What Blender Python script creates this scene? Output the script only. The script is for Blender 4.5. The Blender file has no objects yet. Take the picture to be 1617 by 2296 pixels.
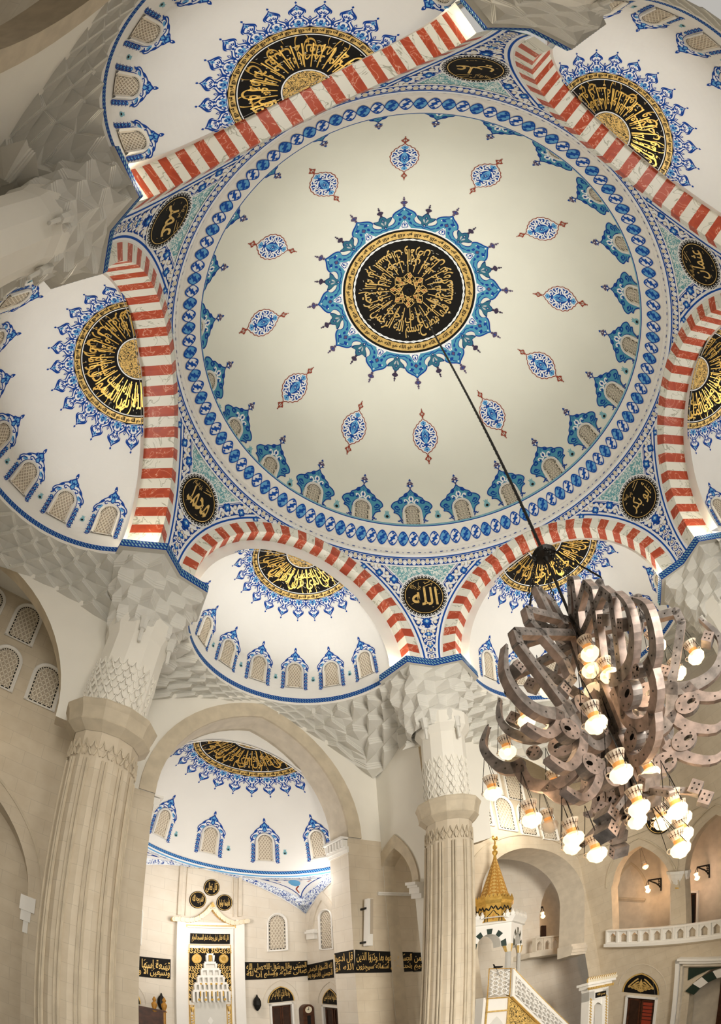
import bpy, bmesh, math, random
from math import sin, cos, pi, hypot, sqrt, atan2, radians, degrees
from mathutils import Vector, Matrix, geometry
random.seed(7)
SC = bpy.context.scene
COL = SC.collection
# ------------------------------------------------------------------ camera
cam = bpy.data.cameras.new('camera')
cam.type = 'PANO'
cam.panorama_type = 'FISHEYE_LENS_POLYNOMIAL'
cam.sensor_fit = 'HORIZONTAL'
cam.sensor_width = 36.0
cam.sensor_height = 36.0 * 2296 / 1617
cam.fisheye_fov = radians(200)
cam.fisheye_polynomial_k0 = 0.0
cam.fisheye_polynomial_k1 = -0.03555097308
cam.fisheye_polynomial_k2 = -9.742250582e-05
cam.fisheye_polynomial_k3 = 4.22248423e-06
cam.fisheye_polynomial_k4 = -1.960427e-07
cam.clip_end = 300
camo = bpy.data.objects.new('camera', cam)
COL.objects.link(camo)
RX, UP, FW = (0.99815, -0.030058, -0.052849), (0.007558, -0.801157, 0.598406), (0.060327, 0.597698, 0.799448)
camo.matrix_world = Matrix(((RX[0], UP[0], -FW[0], -3.8644), (RX[1], UP[1], -FW[1], -6.2176), (RX[2], UP[2], -FW[2], 1.6), (0, 0, 0, 1)))
SC.camera = camo
# ------------------------------------------------------------------ light
SC.view_settings.view_transform = 'Standard'
SC.view_settings.look = 'None'
SC.view_settings.gamma = 1.0
SC.view_settings.use_curve_mapping = False
SC.view_settings.exposure = 0.22
wd = bpy.data.worlds.new('world')
SC.world = wd
wd.use_nodes = True
wd.node_tree.nodes['Background'].inputs[0].default_value = (1.0, 0.955, 0.88, 1)
wd.node_tree.nodes['Background'].inputs[1].default_value = 0.42

def azv(a):
    a = radians(a)
    return Vector((sin(a), cos(a), 0))

def lamp(kind, loc, power, color=(1, .9, .76), size=.3, aim=None, sy=None, spread=None, angle=None):
    l = bpy.data.lights.new('lamp_light', kind)
    l.energy = power
    l.color = color
    if kind == 'AREA':
        l.size = size
        if sy:
            l.shape = 'RECTANGLE'
            l.size_y = sy
        if spread:
            l.spread = spread
    elif kind == 'SPOT':
        l.shadow_soft_size = size
        l.spot_size = angle or 1.6
        l.spot_blend = .8
    else:
        l.shadow_soft_size = size
    o = bpy.data.objects.new('lamp_light', l)
    o.location = loc
    if aim is not None:
        o.rotation_euler = (Vector(aim) - Vector(loc)).to_track_quat('-Z', 'Y').to_euler()
    COL.objects.link(o)
    return o

# cove lighting on the ledge of the main dome
for k in range(12):
    d = azv(k * 30 + 15)
    lamp('AREA', d * 8.6 + Vector((0, 0, 20.3)), 42, (1, .965, .875), 4.2, d * -3 + Vector((0, 0, 26.5)), .5, 1.7)
# fill lights added behind, at floor level and in side bays; apse lamps
lamp('AREA', (5, -18, 3), 1750, (1, .94, .84), 10, (1, 8, 3), None, 1.35)  # unseen area light added to brighten the front walls and columns
lamp('AREA', (-1, -1, -4.6), 260, (1, .96, .88), 14, (0, 0, 10))  # unseen upward fill, added in place of bounce off the carpet
_q, _t = azv(-30), azv(60)
lamp('POINT', _q * 15.2 + _t * 3.2 + Vector((0, 0, 7.0)), 70, (1, .95, .9), .25)
lamp('POINT', _q * 15.0 - _t * .5 + Vector((0, 0, 4.6)), 260, (1, .92, .86), .5)
lamp('POINT', _q * 11.6 + _t * 11.5 + Vector((0, 0, 9.5)), 160, (1, .88, .7), .5)  # from here on: unseen fills added to lift the side bays
lamp('POINT', _q * 11.5 - _t * 9.5 + Vector((0, 0, 8.0)), 22, (1, .86, .66), .5)
lamp('POINT', _q * 7.5 + _t * 12.5 + Vector((0, 0, 1.5)), 120, (1, .84, .64), .6)
# ------------------------------------------------------------------ materials
M = {}
def mat(name, col, rough=.6, metal=0., var=0., scale=3., bump=0., emit=None, alpha=None, col2=None, spec=.3):
    m = bpy.data.materials.new(name)
    m.use_nodes = True
    nt = m.node_tree
    b = nt.nodes['Principled BSDF']
    b.inputs['Base Color'].default_value = (*col, 1)
    b.inputs['Roughness'].default_value = rough
    b.inputs['Metallic'].default_value = metal
    b.inputs['Specular IOR Level'].default_value = spec
    if var or col2 or bump:
        tc = nt.nodes.new('ShaderNodeTexCoord')
        nz = nt.nodes.new('ShaderNodeTexNoise')
        nz.inputs['Scale'].default_value = scale
        nz.inputs['Detail'].default_value = 6
        nt.links.new(tc.outputs['Object'], nz.inputs['Vector'])
        rp = nt.nodes.new('ShaderNodeValToRGB')
        c2 = col2 or tuple(c * (1 - var) for c in col)
        rp.color_ramp.elements[0].position = .35
        rp.color_ramp.elements[0].color = (*c2, 1)
        rp.color_ramp.elements[1].position = .65
        rp.color_ramp.elements[1].color = (*col, 1)
        nt.links.new(nz.outputs['Fac'], rp.inputs['Fac'])
        nt.links.new(rp.outputs['Color'], b.inputs['Base Color'])
        if bump:
            bp = nt.nodes.new('ShaderNodeBump')
            bp.inputs['Strength'].default_value = bump
            nt.links.new(nz.outputs['Fac'], bp.inputs['Height'])
            nt.links.new(bp.outputs['Normal'], b.inputs['Normal'])
    if emit:
        b.inputs['Emission Color'].default_value = (*emit[0], 1)
        b.inputs['Emission Strength'].default_value = emit[1]
    if alpha is not None:
        b.inputs['Alpha'].default_value = alpha
    M[name] = m
    return m

def veins(name, base, vein, scale, width, rough=.35, base2=None):
    """polished stone with thin wandering veins"""
    m = mat(name, base, rough, var=.0)
    nt = m.node_tree
    b = nt.nodes['Principled BSDF']
    tc = nt.nodes.new('ShaderNodeTexCoord')
    n1 = nt.nodes.new('ShaderNodeTexNoise')
    n1.inputs['Scale'].default_value = scale
    n1.inputs['Detail'].default_value = 4
    n1.inputs['Distortion'].default_value = 1.2
    nt.links.new(tc.outputs['Object'], n1.inputs['Vector'])
    s = nt.nodes.new('ShaderNodeMath'); s.operation = 'SUBTRACT'; s.inputs[1].default_value = .5
    a = nt.nodes.new('ShaderNodeMath'); a.operation = 'ABSOLUTE'
    nt.links.new(n1.outputs['Fac'], s.inputs[0]); nt.links.new(s.outputs[0], a.inputs[0])
    rp = nt.nodes.new('ShaderNodeValToRGB')
    e = rp.color_ramp.elements
    e[0].position = 0; e[0].color = (*vein, 1)
    e[1].position = width; e[1].color = (*base, 1)
    if base2:
        x = e.new(.2); x.color = (*base2, 1)
    nt.links.new(a.outputs[0], rp.inputs['Fac'])
    nt.links.new(rp.outputs['Color'], b.inputs['Base Color'])

def blocks(name, col, col2, bw=1.1, bh=.5):
    """ashlar: faint joints between big stone blocks, mottled faces (UV in metres)"""
    m = mat(name, col, .65)
    nt = m.node_tree
    b = nt.nodes['Principled BSDF']
    uv = nt.nodes.new('ShaderNodeUVMap')
    br = nt.nodes.new('ShaderNodeTexBrick')
    br.inputs['Scale'].default_value = 1
    br.inputs['Brick Width'].default_value = bw
    br.inputs['Row Height'].default_value = bh
    br.inputs['Mortar Size'].default_value = .006
    br.inputs['Mortar Smooth'].default_value = .2
    br.inputs['Color1'].default_value = (*col, 1)
    br.inputs['Color2'].default_value = (*[c * .93 for c in col], 1)
    br.inputs['Mortar'].default_value = (*[c * .72 for c in col], 1)
    nt.links.new(uv.outputs[0], br.inputs['Vector'])
    tc = nt.nodes.new('ShaderNodeTexCoord')
    nz = nt.nodes.new('ShaderNodeTexNoise')
    nz.inputs['Scale'].default_value = 2.2
    nz.inputs['Detail'].default_value = 8
    nt.links.new(tc.outputs['Object'], nz.inputs['Vector'])
    mr = nt.nodes.new('ShaderNodeMapRange')
    mr.inputs[1].default_value = .35; mr.inputs[2].default_value = .7; mr.inputs[3].default_value = 0; mr.inputs[4].default_value = .5
    nt.links.new(nz.outputs['Fac'], mr.inputs[0])
    mx = nt.nodes.new('ShaderNodeMixRGB')
    mx.inputs[2].default_value = (*col2, 1)
    nt.links.new(mr.outputs[0], mx.inputs[0]); nt.links.new(br.outputs['Color'], mx.inputs[1])
    nt.links.new(mx.outputs[0], b.inputs['Base Color'])

def vinefill(name, ground, line, scale, width, blob=None, rough=.6):
    """dense painted arabesque: contour lines of a warped noise on a plain ground"""
    m = mat(name, ground, rough)
    nt = m.node_tree
    b = nt.nodes['Principled BSDF']
    tc = nt.nodes.new('ShaderNodeTexCoord')
    prev = None
    for k, (sc_, w_, c_) in enumerate([(scale, width, line), (scale * 1.7, width * .8, line)] + ([(scale * .55, None, blob)] if blob else [])):
        n1 = nt.nodes.new('ShaderNodeTexNoise')
        n1.inputs['Scale'].default_value = sc_
        n1.inputs['Detail'].default_value = 1.5
        n1.inputs['Distortion'].default_value = 1.6
        mp = nt.nodes.new('ShaderNodeMapping')
        mp.inputs['Location'].default_value = (k * 7.3, k * 3.1, k * 5.7)
        nt.links.new(tc.outputs['Object'], mp.inputs[0]); nt.links.new(mp.outputs[0], n1.inputs['Vector'])
        mr = nt.nodes.new('ShaderNodeMath')
        if w_ is None:
            mr.operation = 'GREATER_THAN'; mr.inputs[1].default_value = .66
            nt.links.new(n1.outputs['Fac'], mr.inputs[0])
        else:
            mr.operation = 'COMPARE'; mr.inputs[1].default_value = .5; mr.inputs[2].default_value = w_
            nt.links.new(n1.outputs['Fac'], mr.inputs[0])
        mx = nt.nodes.new('ShaderNodeMixRGB')
        mx.inputs[1].default_value = (*ground, 1)
        mx.inputs[2].default_value = (*c_, 1)
        nt.links.new(mr.outputs[0], mx.inputs[0])
        if prev: nt.links.new(prev.outputs[0], mx.inputs[1])
        prev = mx
    nt.links.new(prev.outputs[0], b.inputs['Base Color'])

BLUE, SKY, TEAL = (.010, .060, .32), (.14, .40, .70), (.085, .31, .45)
mat('plaster', (.80, .77, .69), .75, var=.03, scale=1.5)
mat('dome_plaster', (.79, .785, .695), .75, var=.03, scale=.6)
mat('half_plaster', (.83, .82, .785), .75, var=.03, scale=.8)
mat('cornice_plaster', (.70, .685, .63), .7, var=.04, scale=2)
mat('white_wall', (.82, .79, .71), .75, var=.03, scale=1.2)
mat('trim_white', (.84, .82, .77), .55, var=.02)
mat('stone', (.62, .535, .40), .65, var=.16, scale=2.5, bump=.05)
mat('pale_stone', (.70, .63, .52), .65, var=.13, scale=2.5, bump=.04)
blocks('ashlar', (.66, .575, .445), (.52, .43, .31))
blocks('pale_ashlar', (.76, .70, .60), (.66, .58, .47))
veins('white_marble', (.80, .79, .70), (.36, .36, .27), .9, .012)
veins('red_marble', (.50, .085, .035), (.78, .45, .33), 1.6, .012, base2=(.40, .06, .028))
mat('blue', BLUE, .7, spec=.1); mat('sky', SKY, .7, spec=.1); mat('teal', TEAL, .7, spec=.1); mat('paint_white', (.86, .87, .88), .6)
mat('royal', (.010, .08, .40), .7, spec=.1); mat('purple', (.10, .07, .14), .6); mat('rust', (.30, .045, .02), .6)
mat('cream', (.75, .68, .52), .6); mat('aqua', (.21, .45, .52), .6)
mat('lacquer', (.009, .008, .007), .6, spec=.12); mat('void', (.006, .006, .006), .8)
mat('gold', (.78, .50, .13), .34, .75, col2=(.60, .36, .08), scale=6)
mat('gold_paint', (.80, .56, .2), .45, .35, col2=(.62, .40, .12), scale=9)
mat('lattice', (.74, .67, .55), .6); mat('lattice_back', (.47, .40, .31), .7); mat('dark_pane', (.085, .075, .055), .4)
mat('steel', (.30, .265, .245), .5, .5, col2=(.15, .135, .125), scale=7)
mat('copper_steel', (.40, .31, .27), .5, .5, col2=(.22, .18, .16), scale=7)
mat('rivet', (.05, .045, .04), .4, .8); mat('iron', (.012, .011, .01), .5, .4)
mat('wood', (.09, .032, .014), .4, var=.5, scale=5); mat('dark_wood', (.045, .02, .011), .45, var=.4, scale=4)
mat('glow', (1, .85, .6), .5, emit=((1, .70, .36), 14)); mat('glow_soft', (1, .9, .7), .5, emit=((1, .78, .5), 4))
mat('frosted', (.95, .88, .76), .25, emit=((1, .72, .42), .9), alpha=.55)
mat('amber', (.62, .27, .07), .4, emit=((1, .45, .12), .35)); mat('etched', (.85, .74, .6), .3, alpha=.45)
mat('ochre', (.50, .24, .04), .5, var=.2, scale=8); mat('green_stone', (.012, .03, .022), .35)
mat('carpet', (.07, .06, .05), .95, var=.3, scale=2); mat('skin', (.40, .22, .15), .6); mat('hair', (.02, .014, .01), .7); mat('cloth', (.12, .08, .07), .9)
vinefill('arabesque', (.80, .86, .83), (.13, .37, .42), 4.2, .045)
vinefill('gold_arabesque', (.012, .011, .009), (.78, .52, .16), 7, .055)
vinefill('white_scroll', BLUE, (.78, .84, .9), 5, .06)
# ------------------------------------------------------------------ mesh builder
def tag(o, label=None, cat=None, group=None, kind=None):
    if label: o['label'] = label
    if cat: o['category'] = cat
    if group: o['group'] = group
    if kind: o['kind'] = kind
    return o

def thing(name, label, cat, loc=(0, 0, 0), group=None, kind=None):
    o = bpy.data.objects.new(name, None)
    o.empty_display_size = .2
    o.location = loc
    COL.objects.link(o)
    return tag(o, label, cat, group, kind)

class MB:
    def __init__(s):
        s.v = []; s.f = []; s.m = []; s.uv = []; s.mats = []
    def mi(s, m):
        if m not in s.mats: s.mats.append(m)
        return s.mats.index(m)
    def face(s, pts, m, uv=None):
        b = len(s.v)
        s.v.extend([tuple(p) for p in pts])
        s.f.append(tuple(range(b, b + len(pts))))
        s.m.append(s.mi(m))
        s.uv.extend(uv if uv else [(0, 0)] * len(pts))
    def grid(s, fn, us, vs, m, uvs=1., closed=False):
        """fn(u,v)->point ; quads over the us x vs grid"""
        b = len(s.v)
        nu, nv = len(us), len(vs)
        P = [[fn(u, v) for v in vs] for u in us]
        for row in P: s.v.extend([tuple(p) for p in row])
        k = s.mi(m)
        for i in range(nu if closed else nu - 1):
            for j in range(nv - 1):
                a = i; c = (i + 1) % nu
                s.f.append((b + a * nv + j, b + c * nv + j, b + c * nv + j + 1, b + a * nv + j + 1))
                s.m.append(k)
                s.uv.extend([(us[a] * uvs, vs[j] * uvs), (us[c] * uvs, vs[j] * uvs), (us[c] * uvs, vs[j + 1] * uvs), (us[a] * uvs, vs[j + 1] * uvs)])
    def box(s, f, x0, x1, y0, y1, d0, d1, m):
        c = [f(x, y, d) for d in (d0, d1) for y in (y0, y1) for x in (x0, x1)]
        for q in ((0, 1, 3, 2), (4, 6, 7, 5), (0, 4, 5, 1), (2, 3, 7, 6), (0, 2, 6, 4), (1, 5, 7, 3)):
            s.face([c[i] for i in q], m)
    def prism(s, f, poly, d0, d1, m, side=None):
        """polygon extruded from depth d0 to d1 (front face at d1)"""
        for t in tess(poly):
            s.face([f(*p, d1) for p in t], m)
        n = len(poly)
        for i in range(n):
            a, c = poly[i], poly[(i + 1) % n]
            s.face([f(*a, d0), f(*c, d0), f(*c, d1), f(*a, d1)], side or m)
    def lathe(s, o, prof, m, n=16, ax=None):
        o = Vector(o)
        b = len(s.v); k = s.mi(m); nv = len(prof)
        for i in range(n):
            a = 2 * pi * i / n
            for r, z in prof: s.v.append((o.x + r * cos(a), o.y + r * sin(a), o.z + z))
        for i in range(n):
            c = (i + 1) % n
            for j in range(nv - 1):
                s.f.append((b + i * nv + j, b + c * nv + j, b + c * nv + j + 1, b + i * nv + j + 1)); s.m.append(k)
                s.uv.extend([(0, 0)] * 4)
    def tube(s, pts, r, m, n=6):
        pts = [Vector(p) for p in pts]
        b = len(s.v); k = s.mi(m)
        for i, p in enumerate(pts):
            t = (pts[min(i + 1, len(pts) - 1)] - pts[max(i - 1, 0)]).normalized()
            u = t.cross(Vector((.3, .2, 1))).normalized(); w = t.cross(u)
            rr = r[i] if isinstance(r, (list, tuple)) else r
            for j in range(n):
                a = 2 * pi * j / n
                s.v.append(tuple(p + u * (cos(a) * rr) + w * (sin(a) * rr)))
        for i in range(len(pts) - 1):
            for j in range(n):
                q = (j + 1) % n
                s.f.append((b + i * n + j, b + i * n + q, b + (i + 1) * n + q, b + (i + 1) * n + j)); s.m.append(k)
                s.uv.extend([(0, 0)] * 4)
    def build(s, name, parent=None, origin=(0, 0, 0), smooth=False, kind=None, label=None, cat=None, group=None, clip=None):
        me = bpy.data.meshes.new(name)
        ox, oy, oz = origin
        me.from_pydata([(x - ox, y - oy, z - oz) for x, y, z in s.v], [], s.f)
        for m in s.mats: me.materials.append(M[m])
        me.polygons.foreach_set('material_index', s.m)
        ul = me.uv_layers.new(name='UVMap')
        ul.data.foreach_set('uv', [c for p in s.uv for c in p])
        if smooth: me.polygons.foreach_set('use_smooth', [True] * len(me.polygons))
        me.update()
        if clip:  # cut off what lies in front of a plane
            bm = bmesh.new(); bm.from_mesh(me)
            bmesh.ops.bisect_plane(bm, geom=bm.verts[:] + bm.edges[:] + bm.faces[:], plane_co=clip[0] * clip[1] - Vector(origin), plane_no=clip[0], clear_inner=True)
            bm.to_mesh(me); bm.free()
        o = bpy.data.objects.new(name, me)
        COL.objects.link(o)
        if parent is not None: o.parent = parent
        else: o.location = origin
        return tag(o, label, cat, group, kind)

def dup(root, loc=None, rz=None, label=None):
    r = root.copy(); COL.objects.link(r)
    if loc is not None: r.location = loc
    if rz is not None: r.rotation_euler = (0, 0, rz)
    if label: r['label'] = label
    for ch in list(root.children):
        c = ch.copy(); COL.objects.link(c); c.parent = r
        for g in list(ch.children):
            d = g.copy(); COL.objects.link(d); d.parent = c
    return r
# ------------------------------------------------------------------ flat drawing kit
def tess(poly):
    r = geometry.tessellate_polygon([[Vector((x, y, 0)) for x, y in poly]])
    out = []
    for a, b, c in r:
        A, B, C_ = poly[a], poly[b], poly[c]
        if (B[0] - A[0]) * (C_[1] - A[1]) - (B[1] - A[1]) * (C_[0] - A[0]) < 0: B, C_ = C_, B
        out.append([A, B, C_])
    return out
def crv(pts, n=5, closed=False):
    N = len(pts); out = []
    for i in range(N if closed else N - 1):
        g = (lambda k: pts[k % N]) if closed else (lambda k: pts[min(max(k, 0), N - 1)])
        p0, p1, p2, p3 = g(i - 1), g(i), g(i + 1), g(i + 2)
        for k in range(n):
            t = k / n
            out.append(tuple(.5 * (2 * p1[d] + (p2[d] - p0[d]) * t + (2 * p0[d] - 5 * p1[d] + 4 * p2[d] - p3[d]) * t * t + (3 * p1[d] - p0[d] - 3 * p2[d] + p3[d]) * t ** 3) for d in (0, 1)))
    if not closed: out.append(tuple(pts[-1]))
    return out
def rib(pts, w, n=4, closed=False, taper=False):
    c = crv(pts, n, closed); N = len(c); L = []
    for i, p in enumerate(c):
        a = c[(i - 1) % N] if closed else c[max(i - 1, 0)]
        b = c[(i + 1) % N] if closed else c[min(i + 1, N - 1)]
        dx, dy = b[0] - a[0], b[1] - a[1]; l = hypot(dx, dy) or 1
        ww = w * .5 * ((1 - .8 * abs(2 * i / max(N - 1, 1) - 1) ** 2) if taper else 1)
        L.append(((p[0] - dy / l * ww, p[1] + dx / l * ww), (p[0] + dy / l * ww, p[1] - dx / l * ww)))
    out = []
    for i in range(N if closed else N - 1):
        a, b = L[i], L[(i + 1) % N]
        out.append([a[1], b[1], b[0], a[0]])
    return out
def line(pts, w):
    out = []
    for a, b in zip(pts, pts[1:]):
        out += rib([a, b], w, 1)
    return out
def blob(pts, n=4): return tess(crv(pts, n, True))
def disc(x, y, r, n=12, ry=None): return [[(x + r * cos(2 * pi * k / n), y + (ry or r) * sin(2 * pi * k / n)) for k in range(n)]]
def dia(x, y, a, b): return [[(x, y - b), (x + a, y), (x, y + b), (x - a, y)]]
def mir(L): return L + [[(-x, y) for x, y in reversed(p)] for p in L]
def sym(half): return half + [(-x, y) for x, y in reversed(half) if abs(x) > 1e-6]
class Tpl:
    def __init__(s): s.L = []
    def add(s, m, layer, polys):
        for p in polys: s.L.append((m, layer, p)); 
        return s
def put(mb, tpl, f, h=.01, dh=.006):
    for m, l, p in tpl.L: mb.face([f(x, y, h + l * dh) for x, y in p], m)
# ------------------------------------------------------------------ arabic lettering
AR = {'ا': (0xFE8D, 2), 'ب': (0xFE8F, 4), 'ة': (0xFE93, 2), 'ت': (0xFE95, 4), 'ث': (0xFE99, 4), 'ج': (0xFE9D, 4), 'ح': (0xFEA1, 4), 'خ': (0xFEA5, 4), 'د': (0xFEA9, 2), 'ذ': (0xFEAB, 2), 'ر': (0xFEAD, 2), 'ز': (0xFEAF, 2), 'س': (0xFEB1, 4), 'ش': (0xFEB5, 4), 'ص': (0xFEB9, 4), 'ض': (0xFEBD, 4), 'ط': (0xFEC1, 4), 'ظ': (0xFEC5, 4), 'ع': (0xFEC9, 4), 'غ': (0xFECD, 4), 'ف': (0xFED1, 4), 'ق': (0xFED5, 4), 'ك': (0xFED9, 4), 'ل': (0xFEDD, 4), 'م': (0xFEE1, 4), 'ن': (0xFEE5, 4), 'ه': (0xFEE9, 4), 'و': (0xFEED, 2), 'ى': (0xFEEF, 2), 'ي': (0xFEF1, 4), 'أ': (0xFE83, 2), 'إ': (0xFE87, 2), 'آ': (0xFE81, 2), 'ء': (0xFE80, 1), 'ئ': (0xFE89, 4), 'ؤ': (0xFE85, 2), '\u0001': (0xFEFB, 2), '\u0002': (0xFEF7, 2)}
def shape(s):
    s = s.replace('لا', '\u0001').replace('لأ', '\u0002')
    out = []
    for i, c in enumerate(s):
        if c not in AR: out.append(c); continue
        b, n = AR[c]
        pv = i > 0 and s[i - 1] in AR and AR[s[i - 1]][1] == 4
        nx = n == 4 and i + 1 < len(s) and s[i + 1] in AR and AR[s[i + 1]][1] > 1
        k = (3 if nx else 1) if pv else (2 if nx else 0)
        out.append(chr(b + min(k, n - 1)))
    return ''.join(reversed(out))
_tx = {}
def text(s, bold=.0, raw=False):
    """triangulated outline of an Arabic line: polys, width"""
    if (s, bold) in _tx: return _tx[(s, bold)]
    c = bpy.data.curves.new('t', 'FONT'); c.body = s if raw else shape(s); c.resolution_u = 2; c.offset = bold
    o = bpy.data.objects.new('t', c); COL.objects.link(o)
    me = o.evaluated_get(bpy.context.evaluated_depsgraph_get()).to_mesh()
    V = [(v.co.x, v.co.y) for v in me.vertices]
    P = [[V[i] for i in p.vertices] for p in me.polygons]
    out = []
    for p in P:
        A = sum(p[i][0] * p[(i + 1) % len(p)][1] - p[(i + 1) % len(p)][0] * p[i][1] for i in range(len(p)))
        if abs(A) > 1e-7: out.append(p if A > 0 else p[::-1])
    o.to_mesh_clear()
    bpy.data.objects.remove(o); bpy.data.curves.remove(c)
    x0 = min(x for p in out for x, y in p); x1 = max(x for p in out for x, y in p)
    y0 = min(y for p in out for x, y in p); y1 = max(y for p in out for x, y in p)
    out = [[(x - x0, y) for x, y in p] for p in out]
    _tx[(s, bold)] = (out, x1 - x0, y0, y1)
    return _tx[(s, bold)]
def text_in(s, x0, x1, y0, y1, bold=.01):
    """the line stretched to fill a rectangle"""
    P, w, a, b = text(s, bold)
    return [[(x0 + x / w * (x1 - x0), y0 + (y - a) / (b - a) * (y1 - y0)) for x, y in p] for p in P]
def split_long(polys, L):
    """cut triangles and quads with long edges so that lettering can bend"""
    out = []; st = [t for p in polys for t in ([p] if len(p) == 3 else [[p[0], p[i], p[i + 1]] for i in range(1, len(p) - 1)])]
    while st:
        t = st.pop()
        e = [hypot(t[i][0] - t[(i + 1) % 3][0], t[i][1] - t[(i + 1) % 3][1]) for i in range(3)]
        k = e.index(max(e))
        if e[k] < L: out.append(t); continue
        a, b, c = t[k], t[(k + 1) % 3], t[(k + 2) % 3]
        m = ((a[0] + b[0]) / 2, (a[1] + b[1]) / 2)
        st += [[a, m, c], [m, b, c]]
    return out
def ticks(n, rnd, inside, s):
    """small vowel marks strewn between letters"""
    L = []
    while n > 0:
        x, y = inside(rnd)
        a = rnd.uniform(-.4, .4); k = rnd.random(); n -= 1
        if k < .35: L += [[(x - s, y), (x - s * .8, y + s * .3), (x + s, y + s * .9), (x + s * .9, y + s * .6)]]
        elif k < .7: L += rib([(x - s * .5, y + s * .5), (x - s * .2, y), (x, y + s * .5), (x + s * .3, y), (x + s * .5, y + s * .6)], s * .22, 2)
        elif k < .85: L += dia(x, y, s * .35, s * .35)
        else: L += rib([(x, y + s * .6), (x + s * .3, y + s * .5), (x + s * .1, y), (x - s * .2, y - s * .5)], s * .25, 2)
    return L
# ------------------------------------------------------------------ surfaces
class Sph:
    """inside of a sphere; bay axis azimuth a"""
    def __init__(s, C, R, a=0): s.C = Vector(C); s.R = R; s.a = radians(a)
    def at(s, phi, th, h=0):
        r = s.R - h
        return s.C + Vector((r * sin(th) * sin(s.a + phi), r * sin(th) * cos(s.a + phi), r * cos(th)))
    def pole(s, x, y, h=0):
        return s.at(atan2(x, y), hypot(x, y) / s.R, h)
    def polar(s, r, phi, h=0): return s.at(phi, r / s.R, h)
    def loc(s, phi0, el0):
        ce = cos(el0)
        return lambda x, y, h=0: s.at(phi0 + x / (s.R * ce), pi / 2 - el0 - y / s.R, h)
class Fr:
    """wall frame: x along, y up, d out of the wall"""
    def __init__(s, O, U, V, N): s.O = Vector(O); s.U = Vector(U); s.V = Vector(V); s.N = Vector(N).normalized()
    def __call__(s, x, y, d=0): return s.O + s.U * x + s.V * y + s.N * d
def seq(a, b, n): return [a + (b - a) * k / n for k in range(n + 1)]
# ------------------------------------------------------------------ painted motifs (templates)
def clock(az_deg, half=False):
    h = (6 - az_deg / 30) % 12
    n = ['twelve', 'one', 'two', 'three', 'four', 'five', 'six', 'seven', 'eight', 'nine', 'ten', 'eleven']
    k = round(h * 2) % 24
    return ('half past ' + n[k // 2]) if k % 2 else n[k // 2] + " o'clock"

def fringe_half():
    T = Tpl()
    sil = sym([(0, 1.14), (.06, 1.05), (.2, .94), (.33, .82), (.34, .69), (.25, .59), (.24, .5), (.35, .41), (.46, .34), (.5, .26), (.5, 0)])
    T.add('blue', 0, blob(sil, 3))
    T.add('paint_white', 1, tess([(x * .84, .02 + (y - .02) * .93) for x, y in crv(sil, 3, True)]))
    T.add('blue', 2, mir(rib([(.03, .5), (.16, .6), (.25, .74), (.14, .86), (.02, .9)], .06)))
    T.add('blue', 2, mir(rib([(.08, .74), (.03, .68), (.08, .62), (.14, .7)], .05)))
    T.add('blue', 2, mir(rib([(.02, .44), (.14, .4), (.27, .3), (.36, .2), (.3, .1), (.24, .18)], .045)))
    T.add('blue', 2, mir(rib([(.5, .12), (.42, .18), (.34, .06)], .045)) + mir(blob([(.2, .34), (.27, .27), (.22, .22), (.16, .28)])))
    T.add('blue', 2, mir(blob([(.1, .56), (.16, .5), (.1, .44), (.04, .5)])) + mir(blob([(.12, .84), (.2, .78), (.17, .88)])))
    T.add('sky', 2, disc(-.12, .1, .09) + disc(.12, .1, .09) + disc(0, .22, .1) + mir(blob([(.14, .24), (.24, .2), (.2, .1), (.14, .16)])))
    T.add('blue', 3, disc(0, .12, .05) + mir(rib([(0, .06), (.08, .18), (.02, .32)], .035)) + disc(0, .24, .035))
    T.add('sky', 3, dia(0, .92, .085, .12)); T.add('blue', 4, dia(0, .92, .035, .05))
    T.add('blue', 0, dia(0, 1.22, .05, .07) + dia(.5, .42, .07, .11) + line([(.5, .2), (.5, .34)], .03) + disc(.5, .28, .05, 6))
    T.add('paint_white', 1, dia(.5, .42, .03, .05))
    T.add('blue', 2, line([(-.5, .02), (.5, .02)], .03) + line([(.42, .2), (.5, .1)], .03))
    return T

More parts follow.
